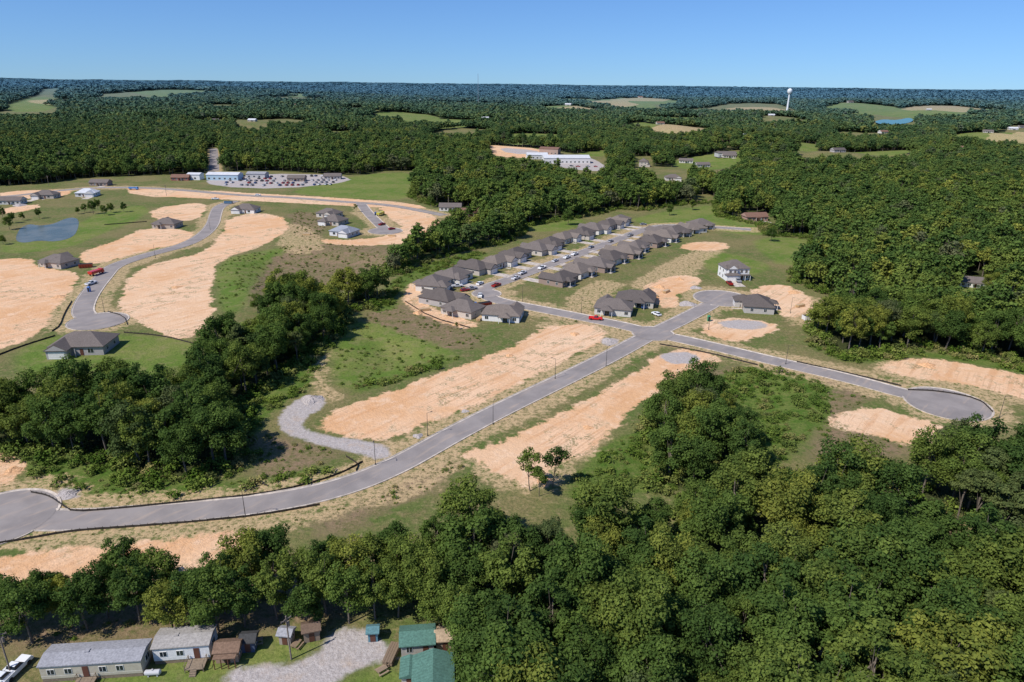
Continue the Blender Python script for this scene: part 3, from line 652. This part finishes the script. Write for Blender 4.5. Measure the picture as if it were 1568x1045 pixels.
veh('dump_truck',148,421,75,(.5,.03,.02)); veh('pickup_truck',140,436,75,(.7,.7,.7)); veh('pickup_truck',912,490,-10,(.6,.02,.02)); veh('dump_truck',583,330,70,(.5,.45,.05)); veh('pickup_truck',330,306,0,(.7,.7,.7)); veh('dump_truck',205,291,0,(.1,.25,.55)); veh('car',395,300,0,(.7,.7,.7))
veh('pickup_truck',24,1030,82,(.75,.76,.78)); veh('pickup_truck',4,1045,80,(.7,.72,.75))
def small(kind):
    b=MB()
    if kind=='dumpster':
        b.cur=0; b.taper(-3,3,-1.2,1.2,.2,1.9,-.0,0,-.15); 
        for x in(-2.4,-1.2,0,1.2,2.4): b.box(x-.06,x+.06,-1.38,-1.2,.3,1.8)
        b.cur=1; b.box(-2.85,2.85,-1.2,1.2,1.91,1.96)
    elif kind=='portable_toilet':
        b.box(-.55,.55,-.55,.55,0,2.1); b.taper(-.6,.6,-.6,.6,2.1,2.35,.15,.15,.15); b.cur=1; b.box(-.38,.38,-.58,-.552,.1,1.95); b.cyl((.3,.3,2.3),(.3,.3,2.7),.05,.05,6)
    elif kind=='lumber_stack':
        for k in range(5):
            for j in range(4): b.box(-2.2+random.uniform(-.2,.2),2.2,-.8+j*.42,-.42+j*.42,.1+k*.2,.27+k*.2)
        b.cur=1; b.box(-1.5,-1.3,-.85,.85,0,.098); b.box(1.3,1.5,-.85,.85,0,.098)
    elif kind=='picnic_table':
        for k in range(4): b.box(-.9,.9,-.4+k*.2,-.23+k*.2,.72,.76)
        for s in(-.75,.75): b.box(-.9,.9,s-.14,s+.14,.42,.46); 
        for x in(-.7,.7): b.box(x-.04,x+.04,-.75,.75,.36,.418); b.cyl((x,-.6,0),(x,-.2,.72),.05,.05,4); b.cyl((x,.6,0),(x,.2,.72),.05,.05,4)
    elif kind=='propane_tank':
        b.cyl((-1.1,0,.7),(1.1,0,.7),.45,.45,14); b.cyl((-1.3,0,.7),(-1.1,0,.7),.2,.45,14); b.cyl((1.1,0,.7),(1.3,0,.7),.45,.2,14); b.box(-.8,-.6,-.3,.3,0,.35); b.box(.6,.8,-.3,.3,0,.35); b.cyl((0,0,1.1),(0,0,1.3),.15,.15,8)
    return b.mesh(kind,[PAINTC,TYRE])
SMM={k:small(k) for k in('dumpster','portable_toilet','lumber_stack','picnic_table','propane_tank')}
for k,u,v,dg,cl in[('dumpster',742,470,30,(.3,.03,.02)),('dumpster',1240,490,10,(.7,.7,.68)),('dumpster',350,312,0,(.1,.2,.3)),('dumpster',132,410,20,(.3,.05,.03)),
  ('portable_toilet',728,471,0,(.03,.15,.45)),('portable_toilet',995,462,0,(.03,.15,.45)),('portable_toilet',137,447,0,(.03,.15,.45)),('portable_toilet',575,330,0,(.03,.15,.45)),('portable_toilet',1085,492,0,(.05,.3,.15)),
  ('lumber_stack',650,476,20,(.55,.38,.2)),('lumber_stack',735,490,70,(.55,.38,.2)),('lumber_stack',1000,455,10,(.6,.42,.22)),('lumber_stack',1225,470,30,(.6,.42,.22)),('lumber_stack',600,362,0,(.6,.42,.22)),('lumber_stack',1020,448,50,(.6,.42,.22)),('lumber_stack',470,360,0,(.6,.42,.22)),
  ('picnic_table',395,985,20,(.3,.22,.15)),('picnic_table',455,990,70,(.25,.18,.12)),('propane_tank',235,1035,5,(.5,.5,.5)),('picnic_table',585,1030,40,(.3,.22,.15)),('lumber_stack',600,1006,80,(.22,.16,.11))]:
    x,y=P(u,v); obj(k,SMM[k],(x,y,.02),math.radians(dg),color=cl)
# ------------------------------------------------------------ poles, tower, fences, piles
WOOD=simple('pole_wood',(.22,.18,.15),.9,.2,4); DARK=simple('dark_metal',(.05,.05,.05),.5,.1); GALV=simple('galvanised_steel',(.30,.34,.38),.5,.1)
def upole():
    b=MB(); b.cyl((0,0,0),(0,0,9.0),.15,.10); b.box(-1.0,1.0,-.06,.06,8.2,8.35)
    for x in(-.9,-.3,.3,.9): b.cyl((x,0,8.35),(x,0,8.55),.05,.05,6)
    b.cyl((.3,0,6.8),(.3,0,7.7),.22,.22,8); return b.mesh('utility_pole',[WOOD])
def slamp():
    b=MB(); b.cyl((0,0,0),(0,0,7.0),.09,.05); b.cyl((0,0,6.9),(1.1,0,7.2),.035,.035,6); b.box(1.0,1.5,-.12,.12,7.14,7.24); b.cyl((0,0,0),(0,0,.4),.2,.16); return b.mesh('street_lamp',[DARK])
UPM,SLM=upole(),slamp()
for u,v in[(18,1035),(446,1010),(75,285),(255,300)]:
    x,y=P(u,v); obj('utility_pole',UPM,(x,y,0),random.random())
for u,v in[(575,712),(376,792),(755,650),(928,561),(1203,558),(1085,505),(850,580),(655,668),(1530,640),(160,478),(238,395),(322,352),(890,480),(800,462),(1210,480)]:
    x,y=P(u,v); obj('street_lamp',SLM,(x,y,0),random.random()*6)
x,y=P(1209,143); d=np.array([x,y]); d=d/np.linalg.norm(d)*2900; zz=h1(*d)
WT=simple('tower_paint',(.66,.69,.72),.5,.03); b=MB()
b.cyl((0,0,0),(0,0,62),5,3.2,16)
prof=[(3.2,62),(6,65),(10,69),(12,74),(11.5,79),(8,83),(3,85.5),(0.3,86)]
for (r0,z0),(r1,z1) in zip(prof[:-1],prof[1:]): b.cyl((0,0,z0),(0,0,z1),r0,r1,20,cap=False)
obj('water_tower',b.mesh('water_tower',[WT]),(d[0],d[1],zz),0,(.75,.75,(82-zz)/86))
b=MB(); 
for k in range(3): 
    a_=k*2.094; b.cyl((2*math.cos(a_),2*math.sin(a_),0),(1.2*math.cos(a_),1.2*math.sin(a_),122),.35,.22,5)
for k in range(24):
    for j in range(3):
        a0=j*2.094;a1=(j+1)*2.094; r_=2-.8*k/24; b.cyl((r_*math.cos(a0),r_*math.sin(a0),k*5),(r_*math.cos(a1),r_*math.sin(a1),k*5+5),.1,.1,4)
x,y=P(732,140); d=np.array([x,y]); d=d/np.linalg.norm(d)*2800; obj('radio_mast',b.mesh('radio_mast',[GALV]),(d[0],d[1],0))
FAB=simple('silt_fence_fabric',(.045,.038,.032),.9,.2,2)
def fence(l,hh=.55):
    p=resample(smooth(PL(l),1,False),1.5); b=MB()
    for i in range(len(p)-1):
        a_,c_=p[i],p[i+1]; za=h1(*a_); zc=h1(*c_); s=random.uniform(-.08,.08)
        b.add([(a_[0],a_[1],za-.1),(c_[0],c_[1],zc-.1),(c_[0],c_[1],zc+hh+s),(a_[0],a_[1],za+hh+.02)],[(0,1,2,3)])
        b.box(a_[0]-.03,a_[0]+.03,a_[1]-.03,a_[1]+.03,za,za+hh+.25)
    obj('silt_fence',b.mesh('silt_fence',[FAB]))
fence([(48,755),(75,760),(97,776),(112,785),(180,780),(300,768),(400,758),(470,743),(520,727),(556,708)])
fence([(-30,838),(50,825),(110,814),(200,808),(300,800),(400,790),(490,774)])
fence([(-20,552),(30,532),(85,515)]); fence([(190,510),(250,515),(300,528)]); fence([(80,508),(92,500),(98,482),(110,462)]); fence([(195,498),(190,485),(165,478)])
fence([(1220,555),(1310,575),(1380,592)]); fence([(1390,598),(1440,600),(1500,612),(1520,632)]); fence([(1010,528),(1080,540),(1160,560)]); fence([(160,345),(225,340)]); fence([(620,462),(660,487),(720,503)])
fence([(530,700),(550,712),(545,722)]); fence([(385,735),(410,745)])
GR=simple('crushed_rock',(.38,.34,.32),.95,.3,3,bump=.8); GD=simple('spoil_clay',(.58,.34,.18),.95,.3,1.5,bump=.8)
def pile(u,v,r,hh,mt=None):
    x,y=P(u,v); b=MB(); N=28; K=9; vs=[]
    for k in range(K):
        for i in range(N):
            t=2*math.pi*i/N; rr=r*(k/(K-1))*(1+.18*math.sin(t*3+u)+.1*math.sin(t*5+v)); z=hh*(1-(k/(K-1)))**1.1+random.uniform(-.1,.1)*hh
            if k==K-1: z=-.2
            vs.append((rr*math.cos(t),rr*math.sin(t),z))
    b.add(vs,[(k*N+i,(k+1)*N+i,(k+1)*N+(i+1)%N,k*N+(i+1)%N) for k in range(K-1) for i in range(N)])
    obj('dirt_pile' if mt else 'gravel_pile',b.mesh('pile',[mt or GR]),(x,y,h1(x,y)))
for a_ in[(478,612,3.5,1.2),(932,523,3,1.2),(105,757,2.5,.8),(1052,466,4,1.5),(1065,441,3,1),(640,668,1.5,.6),(712,630,1.2,.5),(30,315,5,1.5)]: pile(*a_)
for a_ in[(880,512,2,.7),(640,480,2.2,.9),(700,497,2,.8),(1010,440,3,1.2),(1215,448,3,1),(430,335,3,1.2),(270,440,2.5,.6),(90,455,3,.8),(835,738,2,.8),(1420,560,3,1),(650,355,3,1),(1040,428,2.5,1),(900,655,1.5,.5),(780,545,1.5,.5),(20,720,2,.6)]: pile(*a_,GD)
# ------------------------------------------------------------ vegetation
def leafmat(name,c0,c1,c2,tr_=.25,gain=1.0,tlo=.6,thi=1.5):
    c0,c1,c2=[tuple(x*gain for x in c) for c in (c0,c1,c2)]
    m=NT(name); r=m.objinfo('Random'); t=m.attr('tint')
    n=m.t.nodes.new('ShaderNodeValToRGB'); m.t.links.new(r,n.inputs[0]); e=n.color_ramp.elements
    e[0].position=0; e[0].color=c0+(1,); e[1].position=1; e[1].color=c2+(1,); k=e.new(.5); k.color=c1+(1,); k=e.new(.86); k.color=tuple(a*.65+b*.35 for a,b in zip(c1,c2))+(1,)
    k=e.new(.04); k.color=(c1[0]*1.25,c1[1]*.85,c1[2]*1.9,1); k=e.new(.07); k.color=tuple(x*.85 for x in c0)+(1,)
    c=m.mix(m.ramp(t,0,1,0,1),m.mix(1.0,n.outputs[0],(tlo,tlo*1.08,tlo*1.05),'MULTIPLY'),m.mix(1.0,n.outputs[0],(thi,thi*.92,thi*.85),'MULTIPLY'))
    big=m.noise(.006,3,.6); c=m.mix(m.ramp(big,.4,.62,0,.25),c,(.04,.085,.03))
    c=m.mix(m.far(400,6500,.95),c,HAZE_TINT)  # distance haze mixed into the leaf colour, not real scattering
    d=m.t.nodes.new('ShaderNodeBsdfDiffuse'); m.put(d.inputs[0],c)
    if tr_<=0: return m.fin(d.outputs[0])
    tr=m.t.nodes.new('ShaderNodeBsdfTranslucent'); m.put(tr.inputs[0],m.mix(1.0,c,(1.2,1.3,.65),'MULTIPLY'))
    mx=m.t.nodes.new('ShaderNodeMixShader'); mx.inputs[0].default_value=tr_; m.t.links.new(d.outputs[0],mx.inputs[1]); m.t.links.new(tr.outputs[0],mx.inputs[2])
    return m.fin(mx.outputs[0])
LC=((.052,.092,.024),(.076,.120,.028),(.165,.18,.036))
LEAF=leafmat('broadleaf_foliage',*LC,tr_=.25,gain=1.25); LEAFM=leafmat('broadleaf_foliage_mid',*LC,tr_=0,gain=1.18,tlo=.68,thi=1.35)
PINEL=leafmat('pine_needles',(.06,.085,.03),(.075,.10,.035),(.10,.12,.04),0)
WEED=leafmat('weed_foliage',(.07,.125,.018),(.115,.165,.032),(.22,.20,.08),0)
BARK=simple('tree_bark',(.15,.125,.10),.95,.3,4)
def leaf_mesh(name,pos,nrm,size,tint,mb,leafm):
    n=len(pos); nrm=nrm/np.linalg.norm(nrm,axis=1)[:,None]
    rv=RNG.normal(size=(n,3)); t=np.cross(nrm,rv); t/=np.linalg.norm(t,axis=1)[:,None]; b=np.cross(nrm,t)
    s=size[:,None]; asp=RNG.uniform(.55,1.0,(n,1))
    k=RNG.uniform(-.25,.25,(n,1))
    v=np.stack([pos+t*s,pos+b*s*asp+nrm*s*.15,pos-t*s*(.8+k),pos-b*s*asp*(1-k)+nrm*s*.15],1).reshape(-1,3)
    bv=np.array(mb.v).reshape(-1,3) if mb.v else np.zeros((0,3)); nb=len(bv)
    allv=np.concatenate([bv,v]); me=bpy.data.meshes.new(name); me.vertices.add(len(allv)); me.vertices.foreach_set('co',allv.astype(np.float32).ravel())
    bl=[i for f in mb.f for i in f]; bs=[len(f) for f in mb.f]
    li=np.concatenate([np.array(bl,np.int32),np.arange(nb,nb+4*n,dtype=np.int32)]); tot=np.concatenate([np.array(bs,np.int32),np.full(n,4,np.int32)])
    st=np.concatenate([[0],np.cumsum(tot)[:-1]]).astype(np.int32)
    me.loops.add(len(li)); me.polygons.add(len(tot)); me.loops.foreach_set('vertex_index',li); me.polygons.foreach_set('loop_start',st); me.polygons.foreach_set('loop_total',tot)
    me.polygons.foreach_set('material_index',np.concatenate([np.ones(len(bs),np.int32),np.zeros(n,np.int32)])); me.materials.append(leafm); me.materials.append(BARK)
    me.update(calc_edges=True); setattr_(me,'tint',np.concatenate([np.full(nb,.5),np.repeat(tint,4)])); return me
def tree_mesh(name,seed,n,leaf,kind='oak',trunk=True,mat=None):
    rg=np.random.default_rng(seed); mb=MB()
    if kind=='oak': Ht=15.0*rg.uniform(.88,1.1); Rr=4.9*rg.uniform(.85,1.15); zc=Ht*.60; Rz=Ht*.40; nl=42; lr=(.18,.36)
    elif kind=='pine': Ht=18.; Rr=3.3; zc=Ht*.70; Rz=Ht*.30; nl=30; lr=(.26,.42)
    elif kind=='thin': Ht=11.; Rr=3.0; zc=Ht*.64; Rz=Ht*.34; nl=16; lr=(.26,.40)
    else: Ht=1.6; Rr=1.3; zc=.7; Rz=.75; nl=9; lr=(.35,.55)
    ctr=[]; rad=[]
    for i in range(nl):
        ph=rg.uniform(0,2*math.pi); cz=1-2*((i+.5)/nl); cz=cz*.85+.12+rg.uniform(-.1,.1); cz=max(-.85,min(.98,cz)); rr=math.sqrt(max(0,1-cz*cz)); k=rg.uniform(.45,.95)
        prof=1.0
        if kind=='pine': prof=.55+.45*(1-max(0,cz))
        ctr.append((math.cos(ph)*rr*Rr*k*prof,math.sin(ph)*rr*Rr*k*prof,zc+cz*Rz*k*1.02)); rad.append(Rr*rg.uniform(*lr))
    ctr=np.array(ctr); rad=np.array(rad); lt=rg.uniform(0,1,nl)
    w_=rad**2; w_/=w_.sum(); li=rg.choice(nl,n,p=w_)
    d=rg.normal(size=(n,3)); d[:,2]+=.35; d/=np.linalg.norm(d,axis=1)[:,None]
    pos=ctr[li]+d*rad[li][:,None]*(rg.uniform(.35,1.12,n)**.55)[:,None]*np.array([1,1,.78 if kind!='pine' else .5])
    pos+= rg.normal(size=(n,3))*.045*Rr
    nrm=d*.8+rg.normal(size=(n,3))*.42+np.array([0,0,.35])
    tint=np.clip(lt[li]*.5+rg.uniform(0,.5,n),0,1); size=leaf*rg.uniform(.55,1.35,n)
    if kind!='shrub' and trunk:
        r=.28 if kind!='thin' else .14
        pts=[(0,0,-.4)]
        for k in range(5): pts.append((pts[-1][0]+rg.uniform(-.25,.25),pts[-1][1]+rg.uniform(-.25,.25),pts[-1][2]+Ht*.17))
        for k in range(5): mb.cyl(pts[k],pts[k+1],r*(1-k*.17),r*(1-(k+1)*.17),7,cap=False)
        for j in rg.choice(nl,min(nl,9),replace=False):
            k=int(rg.integers(2,5)); mb.cyl(pts[k],tuple(ctr[j]),r*.38,r*.10,5,cap=False)
    return leaf_mesh(name,pos,nrm,size,tint,mb,mat or {'pine':PINEL,'shrub':WEED}.get(kind,LEAF))
HQ=[tree_mesh('oak_tree',100+i,8500,.23) for i in range(7)]; PINE=[tree_mesh('pine_tree',200+i,5000,.24,'pine') for i in range(2)]; THIN=[tree_mesh('thin_tree',300+i,1500,.22,'thin') for i in range(2)]
MQ=[tree_mesh('mid_tree',400+i,1500,.5,mat=LEAFM) for i in range(6)]+[tree_mesh('mid_pine',500,1200,.45,'pine',mat=LEAFM)]
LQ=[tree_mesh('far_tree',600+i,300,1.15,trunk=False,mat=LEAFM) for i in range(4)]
SH=[tree_mesh('shrub',700+i,200,.18,'shrub') for i in range(3)]
def mkcol(name,meshes):
    c=bpy.data.collections.new(name)
    for i,m_ in enumerate(meshes): c.objects.link(bpy.data.objects.new(name+'_%02d'%i,m_))
    return c
def instancer(name,pts,scl,coll,n):
    pts=np.array(pts,float)
    me=bpy.data.meshes.new(name); me.vertices.add(len(pts)); me.vertices.foreach_set('co',pts.astype(np.float32).ravel())
    rot=np.zeros((len(pts),3),np.float32); rot[:,2]=RNG.uniform(0,6.28,len(pts)); rot[:,:2]=RNG.normal(size=(len(pts),2))*.05
    a=me.attributes.new('rot','FLOAT_VECTOR','POINT'); a.data.foreach_set('vector',rot.ravel())
    a=me.attributes.new('scl','FLOAT_VECTOR','POINT'); a.data.foreach_set('vector',scl.astype(np.float32).ravel())
    a=me.attributes.new('idx','INT','POINT'); a.data.foreach_set('value',RNG.integers(0,n,len(pts)).astype(np.int32))
    o=obj(name,me); ng=bpy.data.node_groups.new(name,'GeometryNodeTree')
    ng.interface.new_socket('Geometry',in_out='INPUT',socket_type='NodeSocketGeometry'); ng.interface.new_socket('Geometry',in_out='OUTPUT',socket_type='NodeSocketGeometry')
    N=ng.nodes; gi=N.new('NodeGroupInput'); go=N.new('NodeGroupOutput'); ip=N.new('GeometryNodeInstanceOnPoints'); ci=N.new('GeometryNodeCollectionInfo')
    ci.inputs['Collection'].default_value=coll; ci.inputs['Separate Children'].default_value=True; ci.inputs['Reset Children'].default_value=True
    ng.links.new(gi.outputs[0],ip.inputs['Points']); ng.links.new(ci.outputs[0],ip.inputs['Instance']); ip.inputs['Pick Instance'].default_value=True
    for nm,ty,sk_ in(('idx','INT','Instance Index'),('rot','FLOAT_VECTOR','Rotation'),('scl','FLOAT_VECTOR','Scale')):
        na=N.new('GeometryNodeInputNamedAttribute'); na.data_type=ty; na.inputs['Name'].default_value=nm; ng.links.new(na.outputs['Attribute'],ip.inputs[sk_])
    ng.links.new(ip.outputs[0],go.inputs[0]); md=o.modifiers.new('instances','NODES'); md.node_group=ng; return o
def jgrid(x0,x1,y0,y1,s):
    gx,gy=np.meshgrid(np.arange(x0,x1,s),np.arange(y0,y1,s*.87)); gx=gx+ (np.arange(gx.shape[0])[:,None]%2)*s*.5
    gx=gx.ravel()+RNG.uniform(-.42,.42,gx.size)*s; gy=gy.ravel()+RNG.uniform(-.42,.42,gy.size)*s; return gx,gy
HPOS=np.array(house_pos)
def house_d(x,y):
    d=np.full(x.shape,1e9)
    for hx,hy in HPOS: d=np.minimum(d,np.hypot(x-hx,y-hy))
    return d
def okpts(gx,gy,hd=11,rdm=5):
    k=(np.abs(gx)<gy*.86+50)&(gy>52); gx,gy=gx[k],gy[k]
    s=np.maximum(sd_poly(gx,gy,FAR,3),sd_all(gx,gy,Fwood_s,3)); k=(s>0)&(sd_all(gx,gy,Zhole,3)<0); gx,gy=gx[k],gy[k]
    k=(road_dist(gx,gy)>rdm)&((house_d(gx,gy)>hd)|((gy<110)&(house_d(gx,gy)>6.5))); return gx[k],gy[k]
gx,gy=jgrid(-1400,1400,50,1400,7.9); gx,gy=okpts(gx,gy)
r=np.hypot(gx,gy)
nm=r<300
X1,Y1=gx[nm],gy[nm]; Z1=hgt(X1,Y1)
for x,y,z in zip(X1,Y1,Z1):
    pine=random.random()<.05
    s=random.uniform(.70,1.20); sw=s*random.uniform(.95,1.22)
    if z<-1: s*=1.12
    o=obj('pine_tree' if pine else 'oak_tree',random.choice(PINE if pine else HQ),(x,y,z),random.uniform(0,6.28),(sw,sw,s))
X2,Y2=gx[~nm],gy[~nm]; Z2=hgt(X2,Y2); s=RNG.uniform(.60,1.22,len(X2)); s2=s*RNG.uniform(.95,1.3,len(X2))
instancer('forest_trees',np.stack([X2,Y2,Z2],1),np.stack([s2,s2,s],1),mkcol('mid_tree',MQ),len(MQ)); print('near/mid',len(X1),len(X2))
pts=[]
rr=1390.
while rr<26000:
    st=max(8.5,rr*.0068); na=int(1.55*rr/st); th=(np.arange(na)+RNG.uniform(-.4,.4,na))/na*1.55-.775; rj=rr+RNG.uniform(-.45,.45,na)*st
    pts.append(np.stack([np.sin(th)*rj,np.cos(th)*rj,np.full(na,st)],1)); rr+=st*.92
pts=np.concatenate(pts); k=sd_all(pts[:,0],pts[:,1],Zhole,3)<0; pts=pts[k]; k=house_d(pts[:,0],pts[:,1])>16; pts=pts[k]
z=hgt(pts[:,0],pts[:,1]); q=pts[:,2]/8.5; sw=q*RNG.uniform(1.0,1.35,len(q)); sz=np.minimum(q**.35,1.5)*RNG.uniform(.65,1.15,len(q))
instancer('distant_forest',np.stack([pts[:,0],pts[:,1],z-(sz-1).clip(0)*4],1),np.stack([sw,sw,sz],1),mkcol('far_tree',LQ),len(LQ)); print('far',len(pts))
def tree(u,v,kind,s=1.0):
    x,y=P(u,v); me_={'oak':HQ,'pine':PINE,'thin':THIN}[kind]; obj({'oak':'oak_tree','pine':'pine_tree','thin':'young_tree'}[kind],random.choice(me_),(x,y,h1(x,y)),random.uniform(0,6.28),s)
for t_ in[(812,752,'thin',1.1),(846,746,'thin',1.1),(826,760,'thin',.8),(15,352,'oak',.55),(60,335,'oak',.45),(143,328,'oak',.6),(170,326,'oak',.5),(190,325,'oak',.5),(160,330,'oak',.45),(5,375,'oak',.4),(5,335,'oak',.5),(130,326,'oak',.4),(35,338,'oak',.4),(150,322,'oak',.5),(120,328,'oak',.35),(20,342,'oak',.45),
  (1520,838,'pine',.9),(1490,810,'pine',.85),(1545,822,'pine',.95),(1465,800,'pine',.8),(1560,850,'pine',.8),(1265,425,'oak',.7),(1240,420,'oak',.6),(1275,440,'oak',.6),
  (660,318,'oak',.6),(700,335,'oak',.5),(870,345,'oak',.7),(1500,475,'oak',.7),(1515,452,'oak',.7),(1450,470,'oak',.8),(1440,445,'oak',.8),(395,478,'oak',.5),(1025,330,'oak',.5),(1060,322,'oak',.6),(1180,370,'oak',.6),(545,325,'thin',.6),(700,505,'thin',.3),(1050,300,'oak',.8),
  (450,478,'oak',.95),(470,470,'oak',1.0),(440,492,'oak',.9),(490,480,'oak',.9),(455,500,'oak',.9)]: tree(*t_)
for u,v,s in[(-30,985,.8),(-25,945,.7),(15,965,.75),(50,985,.8),(60,945,.7),(100,955,.72),(90,925,.55),(135,965,.75),(165,945,.8),(200,915,.85),(215,955,.8),(245,930,.85),(265,968,.75),(300,955,.75),(300,930,.55),(335,968,.8),(345,940,.85),(385,920,.9),(375,960,.8),(420,900,.9),(425,948,.85),(462,925,.8),(470,965,.75),(500,940,.85),(505,905,.75),(535,955,.75),(540,920,.85),(575,905,.85),(575,948,.8),(610,945,.8),(605,880,.9),(625,915,.9),(655,945,.85),(675,962,.8),(708,990,.85),(730,1025,.85),(740,1060,.9)]:
    tree(u,v,'oak',s*random.uniform(.93,1.05))
def scatter(name,polys,s,sl,sh,prob=1.0,zmin=0.5,rdm=1.5):
    a=np.concatenate([np.array(p) for p in polys]); gx,gy=jgrid(max(-500,a[:,0].min()),min(500,a[:,0].max()),max(60,a[:,1].min()),min(520,a[:,1].max()),s)
    k=(np.abs(gx)<gy*.86+40)&(RNG.random(gx.size)<prob); gx,gy=gx[k],gy[k]; d=sd_all(gx,gy,polys,2); k=(d>zmin)&(road_dist(gx,gy)>rdm)&(house_d(gx,gy)>9)&(sd_all(gx,gy,Zdirt+Zgravel,2)<0); gx,gy=gx[k],gy[k]
    nn=np.sin(gx*.31+np.sin(gy*.17)*2)*np.sin(gy*.27+np.sin(gx*.13)*2); k=nn>RNG.uniform(-.9,.5,gx.size); gx,gy=gx[k],gy[k]
    sc_=sl+(sh-sl)*RNG.random(len(gx))**2; zz=hgt(gx,gy); instancer(name,np.stack([gx,gy,zz-.1],1),np.stack([sc_*1.3,sc_*1.3,sc_],1),SHC,len(SH)); print(name,len(gx))
SHC=mkcol('shrub',SH)
scatter('undergrowth_bushes',Zunder,2.0,.3,1.3,.85)
scatter('weeds',Zbrown+Zbright[:1]+Zbright[5:6],2.4,.14,.6,.75)
scatter('verge_weeds',Zstraw,1.6,.08,.26,.5,0.2,1.0)
gx,gy=jgrid(-400,400,60,620,3.2); s=np.maximum(sd_poly(gx,gy,FAR,8),sd_all(gx,gy,Fwood_s,8)); k=(s>-5)&(s<4)&(np.abs(gx)<gy*.86+40)&(road_dist(gx,gy)>2.5)&(house_d(gx,gy)>10); gx,gy=gx[k],gy[k]; sc_=RNG.uniform(.6,2.0,len(gx))
instancer('forest_edge_bushes',np.stack([gx,gy,hgt(gx,gy)-.1],1),np.stack([sc_,sc_,sc_],1),SHC,len(SH)); print('edge',len(gx))
